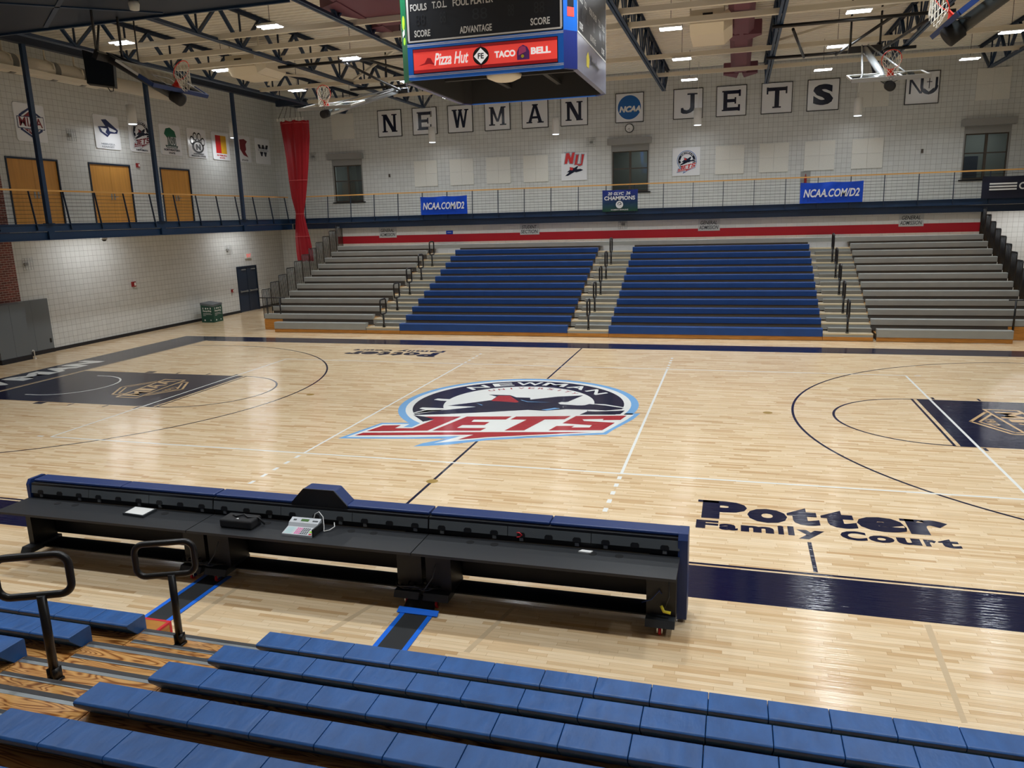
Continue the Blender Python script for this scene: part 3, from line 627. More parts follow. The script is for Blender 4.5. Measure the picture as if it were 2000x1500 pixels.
# ---------------------------------------------------------------- left wall boards
LW = Plane((XL + .045, 0, 0), (0, 1, 0), (0, 0, 1), .002)
def board_left(p0, p1, label):
    a = at(p0[0], p0[1], 'x', XL); b = at(p1[0], p1[1], 'x', XL); t = empty('emblem_sign', (XL, (a.y + b.y) / 2, b.z), label, 'sign', 'conference boards on the left wall')
    y0, y1, z0, z1 = a.y, b.y, 7.215, 8.455
    c = .05; P = [(XL, y0 + c, z0), (XL, y1 - c, z0), (XL, y1, z0 + c), (XL, y1, z1 - c), (XL, y1 - c, z1), (XL, y0 + c, z1), (XL, y0, z1 - c), (XL, y0, z0 + c)]
    MB().prism(P, (0, 0, 0), (.04, 0, 0)).build('sign_board', 'poster_white', t)
    return t, y0, (y1 - y0), z0
def part(t, name, m, fn): mb = MB(); fn(mb); return mb.build(name, m, t)
t, y0, w, z0 = board_left((21.2, 197.5), (93, 280), 'white board with a red and navy hexagon crest reading MIAA')
P = lambda *q: [(y0 + a * w, z0 + b * 1.22) for a, b in q]
part(t, 'crest_outline', 'mid_blue', lambda mb: (LW.poly(mb, P((.5, .92), (.86, .7), (.86, .3), (.5, .1), (.14, .3), (.14, .7))), LW.poly(mb, P((.0 + .06, .66), (.94, .7), (.94, .34), (.06, .34)), 3)))
part(t, 'crest_white', 'poster_white', lambda mb: (LW.poly(mb, P((.5, .86), (.78, .68), (.78, .32), (.5, .16), (.22, .32), (.22, .68)), 2), LW.poly(mb, P((.08, .64), (.92, .68), (.92, .36), (.08, .36)), 4)))
part(t, 'crest_red', 'maroon_logo', lambda mb: (LW.poly(mb, P((.5, .82), (.72, .69), (.28, .67)), 3), LW.poly(mb, P((.24, .33), (.76, .33), (.5, .18)), 3), LW.text(mb, 'MIAA', y0 + .12 * w, z0 + .4 * 1.22, .76 * w, .3, 5, .02)))
part(t, 'crest_year', 'poster_white', lambda mb: LW.text(mb, '1912', y0 + .38 * w, z0 + .25 * 1.22, .26 * w, .08, 4, .02))
t, y0, w, z0 = board_left((178, 220), (236, 294.5), 'white board with a pointed blue emblem, second from the left')
P = lambda *q: [(y0 + a * w, z0 + b * 1.22) for a, b in q]
part(t, 'emblem_dark', 'mid_blue', lambda mb: (LW.poly(mb, P((.15, .66), (.45, .69), (.3, .87), (.5, .9), (.95, .6), (.9, .5), (.62, .48), (.48, .36), (.22, .5)))))
part(t, 'emblem_light', 'poster_white', lambda mb: (LW.poly(mb, P((.24, .63), (.5, .62), (.42, .5), (.52, .42), (.3, .52)), 2), LW.poly(mb, P((.55, .68), (.88, .58), (.8, .53), (.6, .55)), 2)))
part(t, 'lettering', 'grey_txt', lambda mb: (LW.text(mb, 'NEBRASKA', y0 + .2 * w, z0 + .15, .55 * w, .07, 2, .02), LW.text(mb, 'KEARNEY', y0 + .22 * w, z0 + .05, .5 * w, .07, 2, .02)))
t, y0, w, z0 = board_left((246.8, 230.5), (299.3, 300.8), 'white board with the round jet emblem and the word NEWMAN')
draw_logo(LW, t, {'sky': 'grey_txt', 'white': 'poster_white', 'navy': 'letter_navy', 'red': 'maroon_logo'}, w * .145, y0 + .52 * w, z0 + .76, .35)
part(t, 'lettering', 'letter_navy', lambda mb: LW.text(mb, 'NEWMAN', y0 + .22 * w, z0 + .05, .5 * w, .07, 2, .03))
t, y0, w, z0 = board_left((307.5, 240), (355.3, 306.3), 'white board with green crest, NSU letters and NORTHEASTERN STATE')
P = lambda *q: [(y0 + a * w, z0 + b * 1.22) for a, b in q]
part(t, 'plume', 'green', lambda mb: (LW.poly(mb, P((.2, .7), (.3, .88), (.5, .93), (.72, .82), (.78, .62), (.5, .6), (.36, .55)))))
part(t, 'crest_base', 'dark_green', lambda mb: (LW.poly(mb, P((.34, .62), (.74, .6), (.74, .32), (.34, .32)), 2), LW.poly(mb, P((.2, .33), (.82, .33), (.78, .24), (.26, .24)), 3)))
part(t, 'initials', 'poster_white', lambda mb: (LW.text(mb, 'NSU', y0 + .38 * w, z0 + .42, .32 * w, .34, 4, .0), LW.text(mb, 'RIVERHAWKS', y0 + .28 * w, z0 + .315, .46 * w, .05, 5, .02)))
part(t, 'lettering', 'letter_navy', lambda mb: (LW.text(mb, 'NORTHEASTERN', y0 + .12 * w, z0 + .17, .76 * w, .09, 2, .03), LW.text(mb, 'STATE', y0 + .34 * w, z0 + .05, .3 * w, .08, 2, .03)))
t, y0, w, z0 = board_left((361.8, 247.5), (405, 311.3), 'white board with a black paw print, letter N and NORTHWEST MISSOURI STATE')
P = lambda *q: [(y0 + a * w, z0 + b * 1.22) for a, b in q]
def paw(k, l):
    def f(mb):
        LW.disc(mb, y0 + .52 * w, z0 + .47, .31 * w * k, l, 30, .27 * k)
        for a, b in ((.22, .6), (.4, .74), (.62, .74), (.8, .58)): LW.disc(mb, y0 + a * w, z0 + b * 1.22, .105 * w * k, l, 20, .17 * k * (1.1 if k > .9 else 1))
    return f
part(t, 'paw_print', 'black', paw(1, 1)); part(t, 'paw_pads', 'poster_white', paw(.72, 2))
part(t, 'lettering', 'black', lambda mb: (LW.text(mb, 'N', y0 + .4 * w, z0 + .33, .26 * w, .26, 3, .07), LW.text(mb, 'NORTHWEST', y0 + .24 * w, z0 + .13, .56 * w, .07, 3, .03), LW.text(mb, 'MISSOURI STATE', y0 + .12 * w, z0 + .04, .76 * w, .07, 3, .03)))
t, y0, w, z0 = board_left((410, 254.5), (449.3, 315.5), 'white board with a half crimson half gold rectangle, PITTSBURG STATE')
part(t, 'crimson_half', 'red', lambda mb: LW.rect(mb, y0 + .2 * w, y0 + .5 * w, z0 + .3, z0 + 1.1)); part(t, 'gold_half', 'gold', lambda mb: LW.rect(mb, y0 + .5 * w, y0 + .82 * w, z0 + .3, z0 + 1.1))
part(t, 'lettering', 'red', lambda mb: (LW.text(mb, 'PITTSBURG', y0 + .22 * w, z0 + .17, .56 * w, .07, 2, .03), LW.text(mb, 'STATE', y0 + .36 * w, z0 + .06, .3 * w, .07, 2, .03)))
t, y0, w, z0 = board_left((455, 261), (490.5, 318.8), 'white board with a maroon flame shaped emblem behind the farthest column')
P = lambda *q: [(y0 + a * w, z0 + b * 1.22) for a, b in q]
part(t, 'emblem', 'maroon_logo', lambda mb: LW.poly(mb, P((.3, .86), (.6, .9), (.8, .82), (.68, .7), (.7, .5), (.62, .42), (.8, .2), (.5, .28), (.3, .5))))
part(t, 'lettering', 'black', lambda mb: LW.text(mb, 'STATE', y0 + .36 * w, z0 + .06, .4 * w, .08, 2, .03))
t, y0, w, z0 = board_left((495.8, 267.5), (528, 322), 'white board with a large navy W, last of the row')
part(t, 'initial', 'letter_navy', lambda mb: LW.text(mb, 'W', y0 + .15 * w, z0 + .38, .74 * w, .56, 1, .09)); part(t, 'banner', 'poster_white', lambda mb: LW.rect(mb, y0 + .1 * w, y0 + .92 * w, z0 + .6, z0 + .74, 2))
part(t, 'lettering', 'grey_txt', lambda mb: (LW.text(mb, 'WASHBURN', y0 + .13 * w, z0 + .62, .74 * w, .1, 3, .03)))

# ---------------------------------------------------------------- cloth banners on the far railing
def banner(x0, x1, z0, z1, m, label, sag=.05):
    t = empty('rail_banner', ((x0 + x1) / 2, MY - .08, z0), label, 'banner'); nx, nz = 26, 10; mb = MB(); V = []; F = []
    for i in range(nx + 1):
        for j in range(nz + 1):
            u, v = i / nx, j / nz; wv = .022 * math.sin(u * 9 + v * 3) * v + .012 * math.sin(u * 21 - v * 7) * v
            V.append((x0 + (x1 - x0) * u, MY - .09 + wv, z0 + (z1 - z0) * v - sag * v * abs(math.sin(u * PI * 2)) * .5))
    for i in range(nx):
        for j in range(nz): a = i * (nz + 1) + j; F.append((a, a + nz + 1, a + nz + 2, a + 1))
    mb.add(V, F); mb.sm = True; o = mb.build('cloth', m, t)
    return t, Plane((0, MY - .135, 0), (1, 0, 0), (0, 0, 1), .002)
for x0, x1, ex in ((-9.42, -7.13, 'left of the champions banner'), (7.15, 9.5, 'right of the champions banner')):
    t, pl = banner(x0, x1, 4.44, 5.26, 'banner_blue', 'bright blue banner reading NCAA.COM/D2, ' + ex)
    part(t, 'lettering', 'white', lambda mb: pl.text(mb, 'NCAA.COM/D2', x0 + .13, 4.67, x1 - x0 - .26, .32, 1, .025, .22))
t, pl = banner(-.92, .61, 4.34, 5.25, 'banner_champ', 'blue to green banner reading 2026 GLVC CHAMPIONS', .02)
part(t, 'lettering', 'white', lambda mb: (pl.text(mb, '20', -.68, 5.03, .2, .13, 1, .03, .2), pl.text(mb, 'GLVC', -.42, 5.03, .44, .13, 1, .03, .2), pl.text(mb, '26', .1, 5.04, .2, .13, 1, .03, .2), pl.text(mb, 'CHAMPIONS', -.83, 4.82, 1.33, .17, 1, .03), pl.disc(mb, -.17, 4.63, .16, 1), pl.text(mb, "WOMEN'S BOWLING", -.55, 4.385, .76, .06, 1, .01)))
part(t, 'emblem', 'letter_navy', lambda mb: (pl.ring(mb, -.17, 4.65, .06, .085, -20, 200, 2), pl.poly(mb, [(-.25, 4.58), (-.12, 4.66), (-.1, 4.63)], 2)))
t, pl = banner(13.68, 17.6, 4.42, 5.25, 'banner_navy', 'dark navy banner with three white stripes at the right edge', .05)
part(t, 'stripes', 'white', lambda mb: [pl.rect(mb, 13.92, 14.84, 4.72 + k * .105, 4.78 + k * .105) for k in range(3)]); part(t, 'lettering', 'white', lambda mb: pl.ring(mb, 15.04, 4.86, .08, .13, 40, 320))
# paper signs taped to the alcove wall
AP = Plane((0, 17.63, 0), (1, 0, 0), (0, 0, 1), .002)
for x0, l1, l2, ex in ((-11.77, 'GENERAL', 'ADMISSION', 'leftmost'), (-4.75, 'STUDENT', 'SECTION', 'above the left blue seats'), (3.14, 'GENERAL', 'ADMISSION', 'above the right blue seats'), (10.94, 'GENERAL', 'ADMISSION', 'rightmost')):
    t = empty('paper_sign', (x0 + .45, 17.65, 3.43), 'white paper sign reading %s %s, %s' % (l1, l2, ex), 'sign', 'paper signs over the far bleachers')
    part(t, 'sheet', 'sign_white', lambda mb: mb.box(x0, x0 + .9, 17.63, 17.65, 3.43, 3.91)); part(t, 'lettering', 'stone_sign', lambda mb: (AP.text(mb, l1, x0 + .1, 3.69, .68, .16, 1, .015, .2), AP.text(mb, l2, x0 + .04, 3.49, .8, .16, 1, .015, .2)))
t = empty('small_sign', (-8.17, 17.65, 3.53), 'small blue plaque on the alcove wall above the bleachers', 'sign'); part(t, 'plate', 'banner_blue', lambda mb: mb.box(-8.34, -8.01, 17.63, 17.66, 3.53, 3.69)); part(t, 'lettering', 'white', lambda mb: AP.text(mb, 'EXIT', -8.26, 3.58, .17, .06) if 0 else AP.rect(mb, -8.28, -8.08, 3.6, 3.62))

# ---------------------------------------------------------------- small wall fittings
def cage(name, ax, p, label, s=.32, cat='speaker'):
    t = empty(name, p, label, cat); x, y, z = p; mb = MB(); h = s / 2
    for k in range(5):
        a = -h + k * s / 4
        if ax == 'x': mb.tube([(x + .1, y + a, z - h), (x + .1, y + a, z + h)], .006, 4); mb.tube([(x + .1, y - h, z + a), (x + .1, y + h, z + a)], .006, 4)
        else: mb.tube([(x + a, y - .1, z - h), (x + a, y - .1, z + h)], .006, 4); mb.tube([(x - h, y - .1, z + a), (x + h, y - .1, z + a)], .006, 4)
    mb.build('wire_guard', 'steel', t)
    (MB().box(x, x + .05, y - .07, y + .07, z - .05, z + .05) if ax == 'x' else MB().box(x - .07, x + .07, y - .05, y, z - .05, z + .05)).build('lamp_head', 'trim_grey', t)
for p, l in (((50, 516), 'wire guarded fitting low on the left wall beside the brick'), ((444, 488), 'wire guarded fitting on the left wall near the navy door'), ((135, 264), 'wire guarded fitting between the first two wall boards')):
    c = at(*p, 'x', XL); cage('guarded_light', 'x', (XL, c.y, c.z), l, .4, 'emergency light')
for p, l in (((1155, 278), 'wire guarded fitting on the far wall above the middle window'), ((612, 306), 'wire guarded fitting on the far wall left of the left window')):
    c = at(*p, 'y', YF); cage('guarded_light', 'y', (c.x, YF, c.z), l, .4, 'emergency light')
c = at(1217, 438, 'y', 17.65); cage('guarded_light', 'y', (c.x, 17.65, c.z), 'wire guarded fitting on the striped wall above the middle aisle', .38, 'emergency light')
for p, s, l in (((268, 323), .16, 'red fire horn on the upper left wall between wooden doors'), ((260, 555), .2, 'red fire alarm box low on the left wall'), ((453, 568), .14, 'small red pull station beside the navy door')):
    c = at(*p, 'x', XL); t = empty('fire_alarm', (XL, c.y, c.z - s / 2), l, 'fire alarm'); MB().box(XL, XL + .06, c.y - s / 2, c.y + s / 2, c.z - s / 2, c.z + s / 2).build('housing', 'alarm', t); MB().box(XL + .06, XL + .07, c.y, c.y + s * .4, c.z - s * .3, c.z + s * .3).build('strobe', 'white', t)
c = at(483, 499, 'x', XL); t = empty('exit_sign', (XL, c.y, c.z - .13), 'lit red exit sign above the navy double door', 'sign')
MB().box(XL, XL + .08, c.y - .22, c.y + .22, c.z - .14, c.z + .14).build('housing', 'panel_white', t); EP = Plane((XL + .082, 0, 0), (0, 1, 0), (0, 0, 1), .002); part(t, 'lettering', 'exit', lambda mb: (EP.text(mb, 'EXIT', c.y - .17, c.z - .08, .34, .16, 1, .03)))
t = empty('security_camera', (-17.2, 7.0, 3.8), 'white dome camera under the left balcony', 'camera'); c = Vector((-16.95, at(203, 464, 'x', -16.95).y, 3.93)); t.location = c
MB().lathe(c - Vector((0, 0, .06)), [(.03, .33), (.03, .07), (.11, .06), (.11, 0), (.09, -.01)], 20).build('mount', 'white', t); MB().lathe(c - Vector((0, 0, .13)), [(.02, -.0), (.06, .015), (.08, .06)], 20).build('dome', 'black', t)
c = at(1573, 343, 'y', YF); t = empty('extinguisher_cabinet', (c.x, YF, 5.1), 'recessed extinguisher cabinet on the far wall behind the railing', 'cabinet')
MB().box(7.33, 7.36, YF - .03, YF, 5.12, 5.82).box(7.7, 7.73, YF - .03, YF, 5.12, 5.82).box(7.36, 7.7, YF - .03, YF, 5.79, 5.82).box(7.36, 7.7, YF - .03, YF, 5.12, 5.15).box(7.36, 7.7, YF - .012, YF, 5.15, 5.79).build('frame', 'trim_grey', t)
MB().lathe((7.53, YF - .05, 5.2), [(.055, 0), (.055, .38), (.02, .44), (.02, .5)], 12).build('extinguisher', 'alarm', t)
for p, l in (((761, 343), 'small outlet on the far wall left of the panels'), ((1801, 295), 'small fitting on the far wall left of the right window')):
    c = at(*p, 'y', YF); tag(MB().box(c.x - .04, c.x + .04, YF - .04, YF, c.z - .08, c.z + .08).build('wall_outlet', 'win_frame'), l, 'outlet')

# ================================================================ BLEACHERS
RISE = .2445
def seat_profile(v0, T, hang):
    return [(v0, T - hang), (v0, T - .016), (v0 + .012, T), (v0 + .235, T), (v0 + .25, T - .012), (v0 + .245, T - .04), (v0 + .11, T - hang + .01), (v0 + .11, T - hang)]
class Bank:
    def __init__(s, y0, d, run, name_y): s.y0, s.d, s.run = y0, d, run
    def Y(s, v): return s.y0 + s.d * v
    def seat(s, mb, i, x0, x1, hang=.19, top=.405):
        pr = seat_profile(i * s.run, top + RISE * i, hang); P = [(x0, s.Y(v), z) for v, z in pr]
        if s.d < 0: P = P[::-1]
        return mb.prism(P, (0, 0, 0), (x1 - x0, 0, 0))
    def box(s, mb, x0, x1, v0, v1, z0, z1): a, b = sorted((s.Y(v0), s.Y(v1))); return mb.box(x0, x1, a, b, z0, z1)
    def deck(s, t, i, x0, x1, m='pine', last=False):
        z = RISE * (i + 1); v0 = i * s.run + .03; v1 = min((i + 1) * s.run + .06, 7.76 if s.d > 0 else 99)
        mb = MB(); s.box(mb, x0, x1, v0, v1, z - .03, z); mb.build('footboard', m, t)
        mb = MB(); s.box(mb, x0, x1, v0 - .004, v0 + .02, z - .20 if i else .137, z - .03); mb.build('riser', 'riser_grey' if not i else 'riser_dark', t)
far = Bank(9.88, 1, .648, 0); near = Bank(-10.93, -1, .66, 0)
def bleacher(bk, label, rows, m, xa, xb, mod=0, first=None, kick=True, top_row=None):
    t = empty('bleacher_section', ((xa(1) + xb(1)) / 2, bk.Y(0), 0), label, 'bleachers')
    for i in range(rows):
        x0, x1 = xa(i), xb(i)
        bk.deck(t, i, x0, x1)
        if mod and i < 7:
            mb = MB(); bk.box(mb, x0 + .06, x1 - .06, i * bk.run + .02, i * bk.run + .10, .245 + RISE * i - .02, .405 + RISE * i - .06); sup = mb.build('bench_support', 'seat_under', t)
            n = round((x1 - x0) / .4572); wd = (x1 - x0) / n; proto = None
            for k in range(n):
                gap = .02 if (i == 0 and k in (2, 6)) else .0015
                if proto is None:
                    mb = MB(); bk.seat(mb, i, x0 + .002, x0 + wd - .003); proto = mb.build('seat_module', m, sup)
                    bv = proto.modifiers.new('bevel', 'BEVEL'); bv.width = .006; bv.segments = 2; l0 = proto.location.copy()
                else: copy_tree(proto, l0 + Vector((wd * k, 0, 0)), parent=sup)
        else:
            mb = MB(); bk.seat(mb, i, x0, x1, .26 if i == 0 and bk is far else .19); mb.build('bench_seat', m if not (top_row and i == rows - 1) else top_row, t)
    if kick:
        mb = MB(); bk.box(mb, xa(0), xb(0), .02, .05, .01, .137); mb.build('kickboard', 'kick_wood', t)
    return t
GL = lambda i: -12.88 if i == 0 else -13.72
bleacher(far, 'grey bench bleachers at the left end of the far stand', 12, 'seat_grey', GL, lambda i: -8.87)
bleacher(far, 'blue bench bleachers left of the far stand middle aisle', 11, 'seat_blue_far', lambda i: -7.46, lambda i: -.97)
bleacher(far, 'blue bench bleachers right of the far stand middle aisle', 11, 'seat_blue_far', lambda i: .52, lambda i: 7.53)
bleacher(far, 'grey bench bleachers at the right end of the far stand', 12, 'seat_grey', lambda i: 9.15 if i == 0 else 9.06, lambda i: 12.99 if i == 0 else 13.82)
mb = MB(); far.seat(mb, 11, -8.87, 9.06); t = empty('bleacher_section', (0, far.Y(11 * .648), 0), 'long grey top bench running behind the blue far seats', 'bleachers'); mb.build('bench_seat', 'seat_grey', t)
for a, b in ((-7.46, -.97), (.52, 7.53)): far.deck(t, 11, a, b)
def aisle(bk, label, rows, x0, x1, near_=False, extra=0):
    t = empty('aisle_steps', ((x0 + x1) / 2, bk.Y(0), 0), label, 'stairs')
    for i in range(rows):
        z = RISE * (i + 1); v0 = i * bk.run + .03
        mb = MB(); bk.box(mb, x0, x1, v0 + .075, v0 + bk.run + .03, z - .03, z); mb.build('tread', 'pine' if near_ else 'tread_far', t)
        mb = MB(); bk.box(mb, x0, x1, v0 + .035, v0 + .075, z - .03, z + .002); mb.build('tread_edge', 'alum' if near_ else 'nosing_cream', t)
        mb = MB(); bk.box(mb, x0, x1, v0 - .01, v0 + .035, z - .035, z + .004); mb.build('nosing', 'rubber' if near_ else 'nosing_cream', t)
        mb = MB(); bk.box(mb, x0, x1, v0 - .002, v0 + .02, z - .2 if i else .137, z - .035); mb.build('riser', 'seat_grey' if not near_ else 'riser_dark', t)
        if i < rows - 1 or near_:
            zz = z + RISE / 2; va = v0 + bk.run - .30
            mb = MB(); bk.box(mb, x0 + .2, x1, va + .05, v0 + bk.run, z, zz); mb.build('half_step', 'pine' if near_ else 'seat_grey', t)
            mb = MB(); bk.box(mb, x0 + .2, x1, va, va + .045, z, zz + .003); mb.build('half_step_nosing', 'rubber' if near_ else 'riser_grey', t)
            mb = MB(); bk.box(mb, x0 + .2, x1, va + .04, va + .055, zz - .004, zz + .004); mb.build('half_step_edge', 'alum' if near_ else 'nosing_cream', t)
    mb = MB(); bk.box(mb, x0, x1, .02, .05, .01, .137); mb.build('kickboard', 'kick_wood', t)
    return t
aisle(far, 'aisle steps between the left grey and left blue far seats', 11, -8.86, -7.47); aisle(far, 'middle aisle steps between the two blue far sections', 11, -.96, .51); aisle(far, 'aisle steps between the right blue and right grey far seats', 11, 7.54, 9.05)
aisle(near, 'wooden aisle steps between the near blue benches', 8, -.94, .50, True)
bleacher(near, 'blue bench bleachers in the foreground right of the near aisle', 8, 'seat_blue', lambda i: .51, lambda i: .51 + .4572 * (22 if i < 3 else 16), mod=1)
bleacher(near, 'blue bench bleachers at lower left beyond the near aisle', 8, 'seat_blue', lambda i: -.95 - .4572 * 12, lambda i: -.95, mod=1)
# platform at the left end with its little rail
t = empty('end_platform', (-13.3, 10.6, 0), 'low wooden platform with black rail at the left end of the far stand', 'platform')
MB().box(-13.74, -12.9, 10.53, 10.56, .01, .44).build('kickboard', 'kick_wood', t); MB().box(-13.74, -12.9, 10.56, 11.1, .40, .44).build('deck', 'seat_grey', t)
for x in (-13.6, -13.0): MB().tube([(x, 10.6, .42), (x, 10.6, 1.3)], .028, 8).build('post', 'black_metal', t)
MB().tube([(-13.95, 10.6, 1.3), (-12.75, 10.6, 1.3)], .022, 8).build('top_rail', 'black_metal', t); MB().tube([(-13.6, 10.6, .98), (-13.0, 10.6, .98)], .018, 8).build('mid_rail', 'black_metal', t)
t = empty('end_platform', (13.5, 10.6, 0), 'low wooden platform with black rail at the right end of the far stand', 'platform')
MB().box(13.02, 13.84, 10.53, 10.56, .01, .44).build('kickboard', 'kick_wood', t); MB().tube([(13.15, 10.5, .3), (13.15, 10.5, 1.28)], .03, 8).build('post', 'black_metal', t); MB().tube([(12.95, 10.5, 1.28), (13.8, 10.5, 1.28)], .022, 8).build('top_rail', 'black_metal', t)

# aisle handrails: loop in the y-z plane on a post with a hinged foot
def rounded_loop(x, yc, zc, w, h, r=.07, n=4, ang=90):
    ca, sa = math.cos(math.radians(ang)), math.sin(math.radians(ang))
    P = []
    for cx, cz, a0 in ((w / 2 - r, h / 2 - r, 0), (-w / 2 + r, h / 2 - r, 90), (-w / 2 + r, -h / 2 + r, 180), (w / 2 - r, -h / 2 + r, 270)):
        for k in range(n + 1): a = math.radians(a0 + 90 * k / n); q = cx + r * math.cos(a); P.append((x + q * ca, yc + q * sa, zc + cz + r * math.sin(a)))
    return P
def handrail(x, y, z, label, d, group, w=.5, h=.56, zc=.79, ang=90, sh=0, r=.03):
    t = empty('aisle_handrail', (x, y, z), label, 'handrail', group)
    MB().tube([(x, y, z + .05), (x, y, z + zc - h / 2 + .01)], r * 1.15, 10).build('post', 'black_metal', t)
    MB().tube(rounded_loop(x - sh, y - d * .02, z + zc, w, h, .09, 6, ang), r, 10, closed=True).build('grab_loop', 'black_metal', t)
    MB().box(x - .04, x + .04, y - .05, y + .05, z, z + .02).box(x - .035, x - .02, y - .04, y + .04, z + .02, z + .12).box(x + .02, x + .035, y - .04, y + .04, z + .02, z + .12).tube([(x - .04, y, z + .08), (x + .04, y, z + .08)], .012, 6).build('hinge_foot', 'black_metal', t)
    return t
ORD = ('bottom', 'second from the bottom', 'middle', 'second from the top', 'top')
proto = None
for x, nm in ((-8.15, 'left'), (-.22, 'middle'), (8.28, 'right')):
    for k in range(5):
        y, z = 10.0 + 1.31 * k, RISE * (1 + 2 * k); lb = 'black loop handrail, %s one in the %s aisle of the far stand' % (ORD[k], nm)
        if proto is None: proto = handrail(x, y, z, lb, -1, 'handrails in the far stand aisles')
        else: copy_tree(proto, (x, y, z), lb)
handrail(-.39, -11.12, RISE, 'black loop handrail in the foreground, nearer the scorer table', 0, 'handrails of the near aisle', .54, .33, .90, 24, .05, .03); handrail(-.39, -12.5, RISE * 3, 'black loop handrail in the foreground, at lower left', 0, 'handrails of the near aisle', .54, .33, .90, 24, .05, .03)

# picket guard rails at the stand ends
def guard(x, i, label):
    y0, y1 = far.Y(i * .648), far.Y((i + 1) * .648); z0, z1 = RISE * (i + 1) - .03, RISE * (i + 1) + 1.14
    t = empty('guard_rail', (x, y0, z0), label, 'guard rail', 'end guard rails of the far stand'); MB().tube([(x, y0 + .02, z0), (x, y0 + .02, z1 - .03), (x, y0 + .05, z1), (x, y1 - .05, z1), (x, y1 - .02, z1 - .03), (x, y1 - .02, z0)], .016, 6).build('frame', 'black_metal', t)
    p = None
    for k in range(1, 7):
        yy = y0 + .02 + (y1 - y0 - .04) * k / 7
        if p is None: p = MB().tube([(x, yy, z0), (x, yy, z1)], .014, 5).build('picket', 'black_metal', t); l0 = p.location.copy(); yb = yy
        else: copy_tree(p, l0 + Vector((0, yy - yb, 0)), parent=t)
    MB().tube([(x, y0 + .02, z0), (x, y1 - .02, z0)], .012, 5).build('bottom_rail', 'black_metal', t)
    return t
NM = ('first', 'second', 'third', 'fourth', 'fifth', 'sixth', 'seventh', 'eighth', 'ninth', 'tenth', 'topmost')
for x, nm in ((-13.745, 'left'), (13.845, 'right')):
    for i in range(1, 12):
        lb = 'black picket guard panel at the %s end of the far stand, %s' % (nm, NM[i - 1] + (' from the court' if i < 11 else ''))
        if nm == 'left' and i == 1: g0 = guard(x, 1, lb); gx = Vector(g0.location)
        else: copy_tree(g0, gx + Vector((x + 13.745, .648 * (i - 1), RISE * (i - 1))), lb)

# ================================================================ ROOF STEEL
def joist(x, label, y0=YN + .6, y1=YF):
    t = empty('roof_truss', (x, 0, 9.3), label, 'roof truss', 'navy roof trusses'); zb, zt = 9.33, 10.3; ye = 18.45
    def L(mb, a, b): # pair of angles
        for s in (-.03, .03): mb.bar((x + s, *a), (x + s, *b), .045, .06)
        return mb
    mb = MB().box(x - .09, x - .015, y0 + 1.5, ye, zb - .03, zb - .015).box(x + .015, x + .09, y0 + 1.5, ye, zb - .03, zb - .015).box(x - .03, x - .015, y0 + 1.5, ye, zb - .015, zb + .07).box(x + .015, x + .03, y0 + 1.5, ye, zb - .015, zb + .07)
    mb.build('bottom_chord', 'navy_steel', t)
    MB().box(x - .1, x - .012, y0, y1 - .02, zt + .07, zt + .085).box(x + .012, x + .1, y0, y1 - .02, zt + .07, zt + .085).box(x - .028, x - .012, y0, y1 - .02, zt - .02, zt + .07).box(x + .012, x + .028, y0, y1 - .02, zt - .02, zt + .07).build('top_chord', 'navy_dark', t)
    L(MB(), (ye, zb), (y1 - .05, zt)).build('end_web', 'navy_steel', t)
    n = 19; dy = 2.0; k = 0; y = ye; p = {}
    while y - dy > y0 + 1.4:
        for nm, a, b in (('d', (y, zb), (y - dy / 2, zt)), ('u', (y - dy / 2, zt), (y - dy, zb)), ('v', (y, zb), (y, zt))):
            if nm not in p:
                mb = MB(); 
                if nm == 'v': mb.box(x - .022, x + .022, y - .022, y + .022, zb, zt)
                else: L(mb, a, b)
                p[nm] = (mb.build('web_member', 'navy_steel' if nm != 'v' else 'navy_dark', t), y); p[nm + 'l'] = p[nm][0].location.copy()
            else: copy_tree(p[nm][0], p[nm + 'l'] + Vector((0, y - p[nm][1], 0)), parent=t)
        y -= dy
    return t
tx = [(-13.6, 'leftmost roof truss beside the balcony columns'), (-9.5, 'second roof truss from the left, over the left court'), (-5.3, 'roof truss running left of the scoreboard'), (-1.9, 'roof truss hidden mostly by the scoreboard'),
      (1.56, 'roof truss just right of the scoreboard'), (5.7, 'roof truss right of the maroon duct'), (9.8, 'roof truss behind the raised right basket'), (13.85, 'rightmost roof truss ending above the right wall panel')]
t0 = joist(*tx[0]); l0 = Vector(t0.location)
for x, lb in tx[1:]: copy_tree(t0, l0 + Vector((x + 13.6, 0, 0)), 'navy ' + lb)
t0['label'] = 'navy ' + tx[0][1]
for k, (y, z, wd, x0, x1, lb) in enumerate(((3.35, 9.35, .1, -13.6, -2, 'nearest beige tie beam over the left court'), (5.0, 9.35, .14, -13.6, 13.85, 'beige tie beam crossing just behind the scoreboard'), (6.6, 9.35, .16, -13.6, 13.85, 'beige tie beam one step farther behind the scoreboard'), (11.5, 9.35, .12, -13.6, 13.85, 'beige tie beam over the far seats'), (15.1, 9.35, .07, -13.6, 18, 'thin beige tie tube nearest the far wall'))):
    t = empty('tie_beam', ((x0 + x1) / 2, y, z), lb, 'beam', 'beige tie beams under the roof')
    MB().box(x0, x1, y - wd / 2, y + wd / 2, z, z + .02).box(x0, x1, y - wd / 2, y - wd / 2 + .02, z + .02, z + .14).build('channel', 'beige_steel', t)
